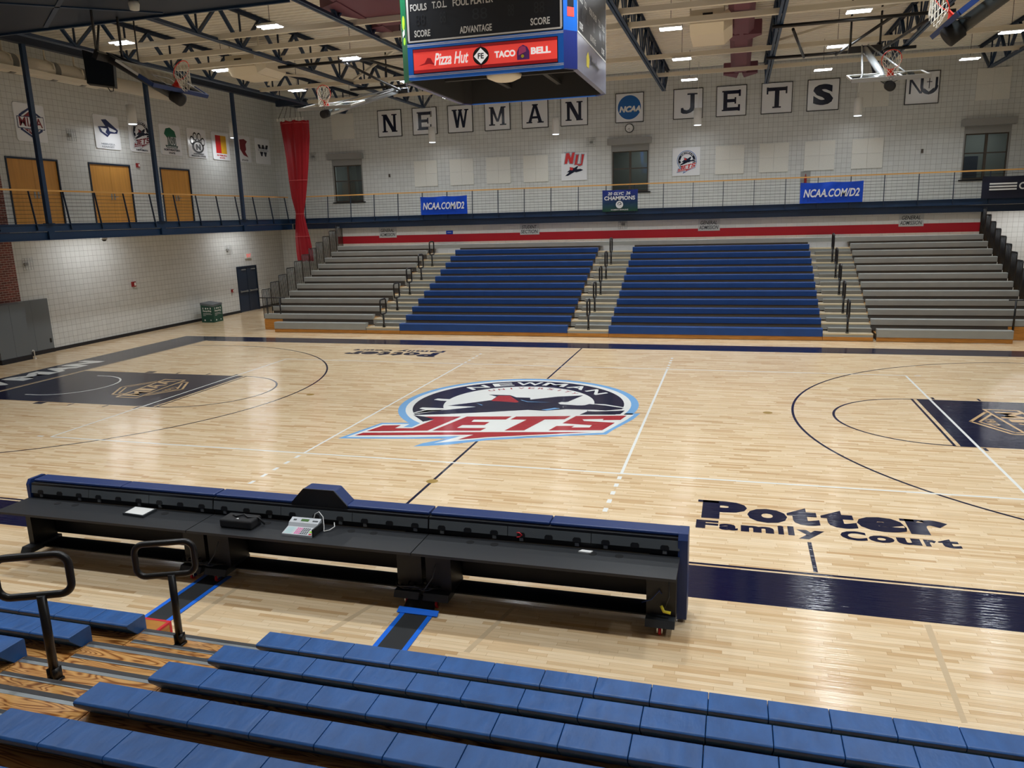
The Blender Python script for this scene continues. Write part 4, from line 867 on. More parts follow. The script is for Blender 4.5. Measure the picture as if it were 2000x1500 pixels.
for k, (a, b, lb) in enumerate((((-13.6, 6.6, 9.5), (-9.5, 11.5, 9.5), 'slanted brace at the far left'), ((-9.5, 11.5, 9.5), (-5.3, 6.6, 9.5), 'slanted brace left of the scoreboard'), ((-13.2, 11.5, 9.6), (-9.6, 6.7, 9.6), 'slanted brace crossing over the hanging white unit'), ((1.6, 6.7, 9.6), (-1.9, 11, 9.6), 'slanted brace beside the scoreboard'), ((5.8, 11.4, 9.6), (9.7, 6.7, 9.6), 'slanted brace over the right seats'))):
    tag(MB().bar(a, b, .07, .07).build('sway_brace', 'beige_steel'), 'beige ' + lb, 'brace', 'beige slanted braces under the roof')

# high bay lights --------------------------------------------------------------
LX = (-12.0, -7.25, -2.25, 2.75, 7.65, 12.55); LY = (-11.1, -6.6, -2.1, 2.45, 6.95, 11.6, 16.0)
def fixture(x, y, label):
    t = empty('high_bay_light', (x, y, 9.3), label, 'ceiling light', 'two tube high bay lights')
    MB().prism([(x - .3, y - .2, 9.31), (x + .3, y - .2, 9.31), (x + .22, y - .12, 9.38), (x - .22, y - .12, 9.38)], (0, 0, 0), (0, .001, 0)).box(x - .31, x + .31, y - .2, y + .2, 9.315, 9.345).box(x - .2, x + .2, y - .08, y + .08, 9.345, 9.40).build('housing', 'white', t)
    for s in (-.11, .11): MB().box(x - .3, x + .3, y + s - .04, y + s + .04, 9.295, 9.314).build('led_tube', 'led', t)
    MB().tube([(x, y, 9.4), (x, y, ZC + .05)], .008, 5).build('hanger_wire', 'black', t)
    l = bpy.data.lights.new('lamp', 'AREA'); l.shape = 'RECTANGLE'; l.size = .6; l.size_y = .34; l.energy = LAMP_W; l.color = (.90, .955, 1.0); l.spread = math.radians(128)
    lo = bpy.data.objects.new('lamp', l); COL.objects.link(lo); lo.parent = t; lo.location = (0, 0, -.02)
    return t
XN = ('leftmost column', 'second column from the left', 'third column', 'fourth column', 'second column from the right', 'rightmost column')
YNm = ('seventh', 'sixth', 'fifth', 'fourth', 'third', 'second', 'first'); f0 = None
for i, x in enumerate(LX):
    for j, y in enumerate(LY):
        if x < -5 and -4.5 < y < 0: continue
        lb = 'lit high bay light, %s, %s from the far wall' % (XN[i], YNm[j])
        if f0 is None: f0 = fixture(x, y, lb)
        else: copy_tree(f0, (x, y, 9.3), lb)
# white cylinder pendants over the balconies
def pendant(x, y, z, label):
    t = empty('pendant_light', (x, y, z), label, 'pendant light', 'white cylinder pendants over the balconies')
    MB().lathe((x, y, z - .35), [(.155, .02), (.165, .02), (.165, .7), (.05, .72)], 24).build('shade', 'white', t); MB().lathe((x, y, z - .35), [(.15, 0), (.15, .03)], 24).build('lens', 'led_dim', t)
    MB().tube([(x, y, z + .36), (x, y, ZC + .05)], .01, 5).build('stem', 'white', t)
    l = bpy.data.lights.new('pendant_lamp', 'AREA'); l.shape = 'DISK'; l.size = .26; l.energy = 22 if x < -16 else 6; l.color = (.95, .98, 1); lo = bpy.data.objects.new('pendant_lamp', l); COL.objects.link(lo); lo.parent = t; lo.location = (0, 0, -.36)
for x, y, z, lb in ((at(843, 248, 'y', 18.7).x, 18.7, 8.12, 'in front of the first letter E'), (at(1085, 240, 'y', 18.7).x, 18.7, 8.16, 'between the letters A and N'), (at(1363, 217, 'y', 18.7).x, 18.7, 8.2, 'beside the letter J'), (at(1677, 197, 'y', 18.7).x, 18.7, 8.2, 'below the raised basket on the right'),
                    (-17.45, 8.75, 8.42, 'above the left balcony, beside the round emblem board'), (-17.45, 15.0, 8.45, 'above the left balcony behind the farthest column')):
    pendant(x, y, z, 'white cylinder pendant ' + lb)
# strip lights under the balconies
for x0, x1, y0, y1, lb in ((-17.6, -17.4, 5.5, 8, 'strip light under the left balcony near its middle'), (-17.6, -17.4, 14.2, 16.6, 'strip light under the left balcony by the navy door'), (14.9, 17.4, 18.6, 18.8, 'strip light under the far balcony at its right end')):
    t = empty('strip_light', ((x0 + x1) / 2, (y0 + y1) / 2, 4.1), lb, 'strip light'); MB().box(x0, x1, y0, y1, 4.12, 4.2).build('housing', 'white', t)
    l = bpy.data.lights.new('strip_lamp', 'AREA'); l.shape = 'RECTANGLE'; l.size = x1 - x0; l.size_y = y1 - y0; l.energy = 30 if x0 < 0 else 35; lo = bpy.data.objects.new('strip_lamp', l); lo.location = ((x0 + x1) / 2, (y0 + y1) / 2, 4.1); COL.objects.link(lo)

# ducts and units ------------------------------------------------------------------
def maroon_duct(xc, w, z0, z1, ya, yb, fins, label):
    t = empty('air_duct', (xc, yb, z0), label, 'air duct'); h = w / 2; c = .16
    P = [(xc - h + c, ya, z0), (xc + h - c, ya, z0), (xc + h, ya, z0 + c), (xc + h, ya, z1), (xc - h, ya, z1), (xc - h, ya, z0 + c)]
    MB().prism(P, (0, 0, 0), (0, yb - ya, 0)).build('duct_body', 'maroon', t)
    for y, r in fins:
        for s in (-1, 1):
            q = [(xc + s * (h - .3), y - r * .95, z0 - .03), (xc + s * (h + r * .55), y - r * .25, z0 + .03), (xc + s * (h + r * .6), y + r * .3, z0 + .03), (xc + s * (h - .22), y + r * 1.25, z0 - .03)]
            MB().prism(q, (0, 0, 0), (0, 0, .42)).build('diffuser', 'maroon', t)
    return t
maroon_duct(4.67, .72, 9.52, 10.2, -6, 16.6, ((9.9, .42), (17.0, .5)), 'maroon air duct running to the far wall right of the scoreboard')
maroon_duct(-4.35, 1.5, 9.5, 10.3, -8, 4.3, ((2.4, .9), (4.7, .6)), 'large maroon air duct left of the scoreboard')
for x0, x1, y0, y1, lb in ((3.28, 4.2, 6.78, 8.7, 'cream hanging air unit beside the maroon duct on the right'), (-11.75, -10.65, 6.78, 8.3, 'cream hanging air unit between the left roof trusses')):
    t = empty('air_unit', ((x0 + x1) / 2, y0, 9.1), lb, 'air unit')
    P = [(x0, y0, 9.34), (x0, y0 + .3, 9.1), (x0, y1, 9.1), (x0, y1, 9.7), (x0, y0, 9.7)]
    MB().prism(P, (0, 0, 0), (x1 - x0, 0, 0)).build('casing', 'hvac', t); MB().box(x0 + .35, x0 + .62, y0 - .01, y0, 9.5, 9.6).build('grille', 'black', t)
    MB().prism([(x1, y0 + .1, 9.12), (x1 + .22, y0 + .3, 9.3), (x1 + .22, y1, 9.3), (x1, y1, 9.12)], (0, 0, 0), (0, 0, .5)).build('side_cowl', 'hvac', t)
    for q in (x0, x1): MB().box(q - .02, q + .02, y0 + .3, y0 + .34, 9.7, ZC).build('hanger', 'beige_steel', t)
t = empty('spiral_duct', (-17.4, 4, 9.2), 'beige round duct with grey straps above the left balcony', 'air duct')
MB().lathe((-17.45, -4, 9.42), [(.3, 0), (.3, 11.2), (.24, 11.25), (.24, 15)], 28, (0, 1, 0)).build('duct_body', 'duct_beige', t)
for y in (2.2, 3.6, 5.2, 6.4): MB().lathe((-17.45, y, 9.42), [(.305, 0), (.305, .22)], 28, (0, 1, 0)).build('register', 'duct_strap', t); MB().tube([(-17.1, y - .1, 9.42), (-17.13, y - .1, 9.6), (-17.45, y - .1, 9.75), (-17.45, y - .1, ZC)], .03, 6).build('strap', 'duct_beige', t)
for y in (1.5, 4.2): MB().bar((-17.2, y + .3, 9.2), (-16.9, y + 3, 9.15), .18, .14).build('branch_duct', 'duct_beige', t)
# navy steel bulkhead hanging near the camera
t = empty('ceiling_bulkhead', (-11, -3, 9.2), 'large navy steel soffit hanging at the upper left', 'bulkhead')
MB().box(-17.0, -5.2, -4.5, .02, 9.2, 9.28).build('soffit', 'navy_dark', t); MB().box(-17.0, -5.2, .02, .08, 9.15, 9.29).build('edge_channel', 'navy_steel', t)
for a, b in (((-15.3, -.1), (-10.5, -4.3)), ((-14, -4.3), (-8.5, -.1)), ((-12, -.1), (-6.5, -4.3))): MB().bar((*a, 9.19), (*b, 9.19), .1, .03).build('diagonal_strap', 'navy_steel', t)
c = at(262, 12, 'z', 9.1); tag(MB().lathe((c.x, c.y, 9.0), [(.02, 0), (.1, .02), (.12, .14), (.1, .2)], 20).build('round_speaker', 'panel_white'), 'round white fitting under the navy soffit', 'speaker')
c = at(263, 60, 'z', 9.0); tag(MB().tube([(c.x, c.y, 10.4), (c.x, c.y, 8.3)], .018, 6).build('hanger_rod', 'black'), 'thin black rod hanging beside the navy soffit', 'rod')

# tied back red divider curtain ------------------------------------------------------
t = empty('divider_curtain', (-15.3, 16.6, 2.5), 'tall red divider curtain gathered in the corner', 'curtain')
cx_, cy_ = -15.25, 16.55; secs = [(2.45, .42), (2.9, .42), (3.5, .38), (4.1, .29), (4.62, .215), (4.68, .21), (4.75, .22), (5.4, .36), (6.2, .46), (7.2, .56), (8.2, .68), (8.85, .72)]
mb = MB(); n = 72
for z, r in secs:
    for k in range(n):
        a = 2 * PI * k / n; rr = r * (1 + .07 * math.sin(a * 12 + z * .5) + .04 * math.sin(a * 19 + 2)); sx = .95
        off = .06 * math.sin(z) + (z - 5) * -.0
        mb.v.append((cx_ + off + rr * sx * math.cos(a), cy_ + .5 * rr * math.sin(a), z + .03 * math.sin(a * 9)))
for i in range(len(secs) - 1):
    for k in range(n): l = (k + 1) % n; mb.f.append((i * n + k, i * n + l, (i + 1) * n + l, (i + 1) * n + k))
mb.sm = True; mb.build('cloth', 'curtain_red', t)
for z, r in ((4.66, .225), (6.2, .49), (3.6, .385), (8.75, .72)):
    mb = MB(); mb.tube([(cx_ + .06 * math.sin(z) + r * .99 * math.cos(a), cy_ + .52 * r * math.sin(a), z) for a in [2 * PI * k / 40 for k in range(40)]], .012, 5, closed=True); mb.build('tie_strap' if z < 5 else 'seam', 'curtain_seam', t)
for k in range(9): MB().box(cx_ - .68 + k * .165, cx_ - .6 + k * .165, cy_ - .33, cy_ - .3, 8.85, 8.98).build('curtain_ring', 'white', t)
for k in range(5): MB().tube([(cx_ - .6 + k * .3, cy_ - .3, 8.95), (cx_ - .3 + k * .15, cy_, 9.78)], .01, 4).build('hanging_cord', 'black', t)
MB().box(cx_ - .8, cx_ + .8, cy_ - .1, cy_ + .1, 9.55, 9.8).build('roller_track', 'navy_dark', t)
for q in (-.6, .6): MB().tube([(cx_ + q, cy_, 9.8), (cx_ + q, cy_, ZC + .05)], .02, 6).build('track_hanger', 'navy_dark', t)

# ================================================================ SCOREBOARD
t = empty('scoreboard', (0, 0, 6.92), 'four sided scoreboard hanging over the centre court', 'scoreboard')
Zb, Zm, Zt = 6.92, 7.58, 9.1; HX, HY, CX, CY = 1.55, 1.9, 1.76, 1.66
oct_ = [(-HX, -HY), (HX, -HY), (CX, -CY), (CX, CY), (HX, HY), (-HX, HY), (-CX, CY), (-CX, -CY)]
def wallp(i, z0, z1, th=.1):
    a, b = Vector(oct_[i]), Vector(oct_[(i + 1) % 8]); n = Vector(((b - a).y, -(b - a).x)).normalized()
    return [(a.x, a.y, z0), (b.x, b.y, z0), (b.x, b.y, z1), (a.x, a.y, z1)], (-n.x * th, -n.y * th, 0)
for i in range(8):
    side = i % 2 == 0
    P, off = wallp(i, Zb + .015, Zb + .88); off2 = tuple(v * .2 for v in off); MB().prism([tuple(Vector(p) + Vector(off) * 1.01) for p in P], (0, 0, 0), off2).build('inner_liner', 'sb_in', t)
    P, off = wallp(i, Zb, Zm); MB().prism(P, (0, 0, 0), off).build('sponsor_panel' if side else 'corner_panel', ('sb_blue' if i in (0, 4) else 'sb_grey') if side else ('sb_green' if i == 7 else 'sb_navy'), t)
    P, off = wallp(i, Zm, Zt); MB().prism(P, (0, 0, 0), off).build('score_panel' if side else 'corner_panel', 'sb_face' if side else ('sb_green' if i == 7 else 'sb_blue'), t)
MB().add([(x, y, Zt) for x, y in oct_], [tuple(range(8))]).build('top_cover', 'sb_in', t)
MB().box(-1.5, 1.5, -.05, .05, Zb + .25, Zb + .3).box(-.6, -.5, -1.8, 1.8, Zb + .3, Zb + .36).box(.6, .7, -1.8, 1.8, Zb + .3, Zb + .36).build('inner_frame', 'sb_in', t)
MB().box(-1.35, 1.35, -1.6, 1.6, Zb + .9, Zb + .95).build('inner_ceiling', 'sb_in', t)
MB().lathe((.1, -.9, Zb + .02), [(.2, 0), (.34, .06), (.36, .12), (.1, .16)], 28).build('horn_dish', 'hvac', t)
SP = Plane((0, -HY, 0), (1, 0, 0), (0, 0, 1), .004)
part(t, 'panel_border', 'white', lambda mb: (SP.rect(mb, -1.52, 1.52, Zm + .02, Zm + .05), SP.rect(mb, -1.53, -1.49, Zm + .05, Zt), SP.rect(mb, 1.49, 1.53, Zm + .05, Zt)))
part(t, 'trim_stripe', 'white', lambda mb: [SP.rect(mb, -HX, HX, z, z + .013) for z in (Zb + .05, Zb + .075, Zm - .03, Zm - .055)])
for s_, u, z, wd, h in (('SCORE', -1.39, 7.69, .33, .125), ('ADVANTAGE', -.46, 7.68, .64, .125), ('SCORE', .93, 7.7, .37, .125),
    ('FOULS', -1.45, 8.16, .34, .125), ('T.O.L.', -1.0, 8.17, .3, .125), ('FOUL PLAYER', -.58, 8.17, .8, .125), ('T.O.L.', .4, 8.19, .3, .125), ('FOULS', .86, 8.19, .36, .125)):
    part(t, 'caption', 'white', lambda mb: SP.text(mb, s_, u, z, wd, h, 1, .025))
for u, wd in ((-1.35, .2), (-.85, .12), (-.2, .3), (.5, .12), (1.0, .2)): part(t, 'digit_window', 'sb_ghost', lambda mb: SP.text(mb, '88', u, 7.9, wd, .2, 1, .0))
part(t, 'ad_board', 'sb_red', lambda mb: SP.rect(mb, -1.43, 1.43, Zb + .115, Zb + .545, 2)); part(t, 'ad_board_edge', 'black', lambda mb: SP.rect(mb, -1.445, 1.445, Zb + .1, Zb + .56, 1))
part(t, 'ad_band', 'sb_red2', lambda mb: (SP.rect(mb, -1.43, 1.43, Zb + .115, Zb + .17, 3), SP.rect(mb, -1.43, 1.43, Zb + .49, Zb + .545, 3)))
part(t, 'ad_lettering', 'sb_lit', lambda mb: SP.text(mb, 'Pizza Hut', -1.0, Zb + .23, .7, .22, 4, .02, .3)); part(t, 'ad_lettering', 'sb_lit', lambda mb: SP.text(mb, 'TACO', .22, Zb + .27, .41, .12, 4, .05)); part(t, 'ad_lettering', 'sb_lit', lambda mb: SP.text(mb, 'BELL', .93, Zb + .28, .38, .12, 4, .05))
part(t, 'ad_diamond', 'sb_lit', lambda mb: SP.poly(mb, [(-.05, Zb + .19), (.09, Zb + .33), (-.05, Zb + .47), (-.19, Zb + .33)], 5))
part(t, 'ad_roof_mark', 'sb_red2', lambda mb: SP.poly(mb, [(-1.34, Zb + .24), (-1.2, Zb + .29), (-1.14, Zb + .38), (-1.07, Zb + .37), (-1.03, Zb + .29), (-.98, Zb + .24), (-1.1, Zb + .27)], 4))
part(t, 'ad_disc', 'black', lambda mb: (SP.disc(mb, -.05, Zb + .33, .16, 4, 32), SP.rect(mb, -.055, -.045, Zb + .11, Zb + .55, 3), SP.text(mb, 'FE', -.11, Zb + .28, .12, .1, 6, .03)))
part(t, 'ad_bell', 'purple', lambda mb: SP.poly(mb, [(.66, Zb + .2), (.9, Zb + .2), (.9, Zb + .34), (.86, Zb + .42), (.78, Zb + .46), (.7, Zb + .42), (.66, Zb + .34)], 4)); part(t, 'ad_bell_light', 'pink', lambda mb: (SP.poly(mb, [(.69, Zb + .28), (.84, Zb + .34), (.83, Zb + .42), (.76, Zb + .44), (.7, Zb + .4)], 5)))
part(t, 'ad_clapper', 'yellow', lambda mb: SP.disc(mb, .77, Zb + .26, .03, 6, 16))
RP = Plane((CX, 0, 0), (0, 1, 0), (0, 0, 1), .004)
part(t, 'side_border', 'white', lambda mb: (RP.rect(mb, -1.62, 1.62, Zm + .0, Zm + .03), RP.rect(mb, -1.64, -1.61, Zm, Zt), RP.rect(mb, 1.61, 1.64, Zm, Zt)))
for s_, u, z, wd in (('SCORE', -1.45, 7.68, .34), ('ADVANTAGE', -.35, 7.68, .66), ('SCORE', 1.05, 7.68, .36), ('FOULS', -1.45, 8.16, .34), ('T.O.L.', -.98, 8.16, .3), ('FOUL PLAYER', -.4, 8.16, .84), ('T.O.L.', .64, 8.16, .3), ('FOULS', 1.1, 8.16, .34)): part(t, 'caption', 'white', lambda mb: RP.text(mb, s_, u, z, wd, .125, 1, .025))
for u in (-1.3, -.7, 0, .75, 1.2): part(t, 'digit_window', 'sb_ghost', lambda mb: RP.text(mb, '88', u, 7.9, .2, .2, 1, .02))
part(t, 'side_emblem', 'yellow', lambda mb: RP.poly(mb, [(-.75, 7.12), (-.5, 7.12), (-.42, 7.3), (-.58, 7.42), (-.75, 7.3)])); part(t, 'side_sponsor_name', 'sb_in', lambda mb: (RP.rect(mb, -.3, .7, 7.28, 7.3), RP.text(mb, 'Bank', -.32, 7.22, .9, .18, 2, .0)))
def cplane(i):
    a, b = Vector(oct_[i]), Vector(oct_[(i + 1) % 8]); d = (b - a).normalized(); return Plane((a.x, a.y, 0), (d.x, d.y, 0), (0, 0, 1), .004), (b - a).length
pl, L = cplane(1); part(t, 'bottle_picture', 'sb_face', lambda mb: pl.rect(mb, L * .3, L * .75, 7.98, 8.4)); part(t, 'bottle_label', 'sb_red', lambda mb: pl.rect(mb, L * .28, L * .77, 7.82, 7.98)); part(t, 'round_mark', 'white', lambda mb: pl.disc(mb, L * .5, 8.24, L * .26, 2, 24)); part(t, 'round_mark_red', 'sb_red2', lambda mb: pl.ring(mb, L * .5, 8.24, L * .06, L * .26, 20, 160, 3))
pl, L = cplane(7); part(t, 'lime_picture', 'lime', lambda mb: (pl.disc(mb, L * .5, 8.0, L * .25, 1, 20, .13), pl.disc(mb, L * .55, 7.66, L * .2, 1, 20, .07))); part(t, 'lime_label', 'white', lambda mb: pl.poly(mb, [(L * .3, 7.74), (L * .7, 7.78), (L * .7, 7.88), (L * .3, 7.84)], 2))
for x in (-1.2, 1.2):
    for y in (-1.2, 1.2): MB().tube([(x, y, Zt), (x, y, ZC)], .012, 6).build('hoist_cable', 'steel', t)

# ================================================================ RAISED BASKETS
def goal(label, mid, Wd, U, N, pad, hinge, mast_r=.09, pads='pad_navy'):
    """mid = centre of the lower board edge; Wd width axis, U up the board, N out of its face"""
    mid, Wd, U, N, hinge = map(Vector, (mid, Wd, U, N, hinge)); t = empty('basketball_goal', mid, label, 'basketball goal', 'raised basketball goals')
    G = lambda a, b, c: mid + Wd * a + U * b + N * c
    W2, H = .915, 1.07
    MB().obox(G(0, H / 2, 0), Wd * (W2 - .02), U * (H / 2 - .02), N * .006).build('backboard_glass', 'glass', t)
    mb = MB()
    for a, b, u, v in ((0, .02, W2, .022), (0, H - .02, W2, .022), (-W2 + .02, H / 2, .022, H / 2), (W2 - .02, H / 2, .022, H / 2)): mb.obox(G(a, b, -.01), Wd * u, U * v, N * .025)
    mb.build('backboard_frame', 'white', t)
    mb = MB()
    for a, b, u, v in ((0, .17, .305, .025), (0, .6, .305, .025), (-.28, .385, .025, .2), (.28, .385, .025, .2)): mb.obox(G(a, b, .008), Wd * u, U * v, N * .001)
    mb.build('target_square', 'white', t)
    if pad:
        mb = MB().obox(G(0, -.03, -.01), Wd * (W2 + .03), U * .03, N * .045)
        for s in (-1, 1): mb.obox(G(s * (W2 + .02), .17, -.01), Wd * .025, U * .2, N * .045)
        mb.build('edge_pad', pad, t)
    else: MB().obox(G(0, -.03, -.02), Wd * W2, U * .03, N * .05).build('edge_pad', 'trim_grey', t)
    rc = G(0, .15, .38 + .02); mb = MB(); P = [rc + .229 * (math.cos(a) * Wd + math.sin(a) * N) for a in [2 * PI * k / 32 for k in range(32)]]; mb.tube(P, .011, 8, closed=True); rim = mb.build('rim', 'rim_red', t)
    MB().prism([G(-.09, .16, .01), G(.09, .16, .01), G(.06, .15, .17), G(-.06, .15, .17)], (0, 0, 0), U * -.02).obox(G(0, .1, .02), Wd * .09, U * .08, N * .012).prism([G(.012, .15, .01), G(.012, .02, .01), G(.012, .15, .16)], (0, 0, 0), Wd * -.024).build('rim_bracket', 'rim_red', t)
    mb = MB(); nn = 12; down = Vector((0, 0, -1)); dn = (-U * .35 + down * .65).normalized()
    def ring(k, f): # net hangs down by gravity but keeps its ring shape
        a = 2 * PI * k / nn; r = .225 * (1 - .42 * f); return rc + r * (math.cos(a) * Wd + math.sin(a) * N) + dn * .36 * f - N * .03 * f
    for k in range(nn):
        for lv in range(4):
            f0, f1 = lv / 4, (lv + 1) / 4; o = lv % 2 * .5
            for s in (-.5, .5): mb.tube([ring(k + o, f0), ring(k + o + s, f1)], .006, 4, cap=False)
    mb.build('net', 'net', t)
    a0, a1 = G(0, -.12, -.2), G(0, .5, -.2)
    mb = MB().tube([G(0, -.16, -.2), G(0, -.14, -.2), G(0, .12, -.2)], [mast_r * .8, mast_r * 1.35, mast_r * 1.35], 20); mb.build('mast_end_pad', 'black_soft', t)
    MB().tube([a1 - U * .4, hinge], mast_r, 20).build('mast', 'charcoal' if pad else 'steel', t)
    mb = MB()
    for s in (-.55, .55): mb.tube([G(s, .85, -.04), hinge + Wd * s * .15 + Vector((0, 0, .1))], .025, 8)
    for s in (-.3, .3): mb.bar(G(s, .1, -.05), G(s * .3, .3, -.18), .05, .03); mb.bar(G(s, .9, -.05), G(s * .3, .7, -.2), .05, .03)
    mb.build('brace_tube', 'steel' if not pad else 'charcoal', t)
    MB().obox(hinge, Wd * .45, U * .07, N * .09).build('hinge_block', 'black_metal', t)
    for s in (-.4, .4): MB().tube([hinge + Wd * s, Vector((hinge.x, hinge.y, ZC)) + Wd * s], .03, 8).build('drop_post', 'black_metal', t)
    return t
c, s = math.cos(math.radians(32)), math.sin(math.radians(32))
goal('raised basket with navy padded board over the left court', (-7.88, -.58, 7.37), (0, 1, 0), (-c, 0, s), (s, 0, c), 'pad_navy', at(215, 114, 'y', -.58), .11)
c2, s2 = math.cos(math.radians(38)), math.sin(math.radians(38))
g4 = at(1822, 68, 'y', .33)
goal('raised basket with navy padded board cut off at the top right corner', (g4.x + .02, -.58, g4.z), (0, 1, 0), (c2, 0, s2), (-s2, 0, c2), 'pad_navy', (g4.x + 3.4, -.58, g4.z + 2.2), .13)
c, s = math.cos(math.radians(14)), math.sin(math.radians(14))
h2 = Vector((-7.76, 11.6, 9.0)); goal('raised clear side basket left of the scoreboard', (-7.76, 5.93, 7.75), (1, 0, 0), (0, c, s), (0, -s, c), None, h2)
h3 = Vector((8.15, 9.2, 8.75)); goal('raised clear side basket in front of the far wall on the right', (8.31, 5.54, 7.4), (1, 0, 0), (0, c, s), (0, -s, c), None, h3)
def pipes(label, rows, x0, x1, diag):
    t = empty('support_pipe_frame', ((x0 + x1) / 2, rows[0], 9.25), label, 'pipe frame')
    for y in rows: MB().tube([(x0, y, 9.25), (x1, y, 9.25)], .05, 8).build('cross_pipe', 'black_metal', t)
    for a, b in diag: MB().tube([a, b], .045, 8).build('brace_pipe', 'black_metal', t)
pipes('black pipe frame carrying the right side basket', (7.6, 12.4), 5.5, 10.1, (((8.6, 7.6, 9.25), (7.7, 12.4, 9.2)), ((6.1, 8.4, 9.3), (6.7, 12.4, 9.2)), ((10, 7.5, 9.4), (9.0, 12.3, 9.2))))
pipes('black pipe frame carrying the left side basket', (7.0, 12.0), -9.9, -4.9, (((-6.8, 7.0, 9.25), (-5.4, 13.2, 9.2)), ((-7.5, 7.0, 9.2), (-7.6, 11.6, 9.0))))
# black hanging display
P = [Vector(p) for p in ((-11.81, .77, 8.81), (-11.03, .94, 8.55), (-10.95, .8, 7.84), (-11.65, .62, 7.95))]
nrm = (P[1] - P[0]).cross(P[3] - P[0]).normalized(); 
if nrm.dot(CP - P[0]) < 0: nrm = -nrm
t = empty('hanging_display', P[2].lerp(P[3], .5), 'black shot clock box hanging beside the left basket', 'shot clock')
MB().prism(P, nrm * -.14, (0, 0, 0)).build('casing', 'black', t); ctr = sum(P, Vector()) / 4; MB().ngon([ctr + (p - ctr) * .9 + nrm * .004 for p in P]).build('face', 'sb_face', t)
MB().tube([P[0].lerp(P[1], .5), (-11.3, 1.0, 9.78)], .03, 8).build('hanger', 'black_metal', t)
MB().tube([P[2] - Vector((.05, 0, 0)), P[2] + Vector((-.06, 0, -.1)), P[2] + Vector((-.16, 0, -.1)), P[2] + Vector((-.22, 0, .0))], .012, 6).build('cable_loop', 'black', t)

# ================================================================ SCORER TABLES
TX = (-4.27, -1.41, 1.46, 4.27)
for k in range(3):
    x0, x1 = TX[k] + .006, TX[k + 1] - .006; nm = ('left section, black folder and bag on it', 'middle section with the padded hump', 'right section')[k]
    t = empty('scorer_table', ((x0 + x1) / 2, -9.3, 0), 'long black scorer table with navy padding, ' + nm, 'scorer table', 'scorer table sections')
    MB().box(x0 + (-.05 if k == 0 else 0), x1, -9.68, -9.16, .715, .745).build('desk_top', 'desk', t)
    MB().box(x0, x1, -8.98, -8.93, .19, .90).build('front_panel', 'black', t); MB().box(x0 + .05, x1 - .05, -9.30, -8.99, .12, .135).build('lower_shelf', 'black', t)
    MB().box(x0 + .01, x1 - .01, -8.93, -8.88, .16, .95).build('front_pad', 'pad_navy', t)
    for a, b in ((x0, (x0 + x1) / 2), ((x0 + x1) / 2, x1)):
        pd = MB().box(a + .004, b - .004, -9.10, -8.88, .945, .985).build('top_pad', 'pad_navy', t); bv = pd.modifiers.new('b', 'BEVEL'); bv.width = .015; bv.segments = 2
    MB().box(x0, x1, -9.14, -8.98, .745, .945).build('back_box', 'black', t)
    n = 9; sh = MB(); w = (x1 - x0) / 3
    for q in range(3): sh.prism([(x0 + w * q + .004, -9.165, .815), (x0 + w * q + .004, -9.145, .915), (x0 + w * q + .004, -9.13, .915), (x0 + w * q + .004, -9.15, .815)], (0, 0, 0), (w - .008, 0, 0))
    sh.build('cable_shelf', 'desk_grey', t)
    for q in range(n):
        x = x0 + (q + .5) * (x1 - x0) / n; P = [(x - .045, -9.17, .812), (x + .045, -9.17, .812), (x + .045, -9.164, .845), (x + .03, -9.161, .862), (x - .03, -9.161, .862), (x - .045, -9.164, .845)]
        MB().prism(P, (0, 0, 0), (0, .012, .002)).build('cable_port', 'black', t)
        if q % 3 != 1: MB().box(x - .022, x + .022, -9.16, -9.142, .765, .80).build('outlet', 'steel', t)
    for q in (.19, .29, .68, .78): MB().lathe((x0 + q * (x1 - x0), -9.27, .745), [(.045, 0), (.045, .003)], 20).build('grommet', 'black', t)
    for s in (0, 1):
        a = x0 + .02 if s == 0 else x1 - .32; b = a + .3
        if k == 0 and s == 0: a, b = x0 + .06, x0 + .14
        mb = MB().box(a, b, -9.36, -8.99, .16, .715)
        mb.build('pedestal', 'black', t)
        a2, b2 = (a - .02, b + .06) if k == 0 and s == 0 else (a, b)
        MB().prism([(a2, -9.50, .10), (a2, -9.46, .17), (a2, -8.98, .17), (a2, -8.98, .10)], (0, 0, 0), (b2 - a2, 0, 0)).build('foot_plate', 'charcoal', t)
        for yy in (-9.44, -9.04):
            xc = (a2 + b2) / 2; cs = MB().lathe((xc - .012, yy, .045), [(.045, 0), (.045, .024)], 18, (1, 0, 0)).build('caster_wheel', 'tape_red' if yy < -9.2 else 'black', t); MB().box(xc - .03, xc - .018, yy - .03, yy + .03, .03, .10).box(xc + .018, xc + .03, yy - .03, yy + .03, .03, .10).build('caster_fork', 'chrome', cs)
    if k in (0, 2):
        x = x0 - .02 if k == 0 else x1 + .03; e_ = MB().prism([(x - .05, -9.16, .04 if k else .72), (x - .05, -9.16, .93), (x - .05, -9.12, .99), (x - .05, -8.9, .99), (x - .05, -8.87, .96), (x - .05, -8.87, .04 if k else .16)], (0, 0, 0), (.1 if k else .05, 0, 0)); e_.build('end_pad', 'pad_navy', t)
    if k == 1:
        h0, h1 = at(577, 990, 'y', -9.05).x, at(684, 990, 'y', -9.05).x
        P = [(h0, -9.12, .93), (h1, -9.12, .93), (h1, -9.12, .98), (h1 - .17, -9.12, 1.16), (h0 + .17, -9.12, 1.16), (h0, -9.12, .98)]
        MB().prism(P, (0, 0, 0), (0, .015, 0)).build('hump_face', 'black', t); hp = MB().prism([(p[0], -9.105, p[2]) for p in P], (0, 0, 0), (0, .2, 0)).build('hump_pad', 'pad_navy', t); bv = hp.modifiers.new('b', 'BEVEL'); bv.width = .02; bv.segments = 2
Zd = .745
def dk(px, py, z=Zd): return at(px, py, 'z', z)
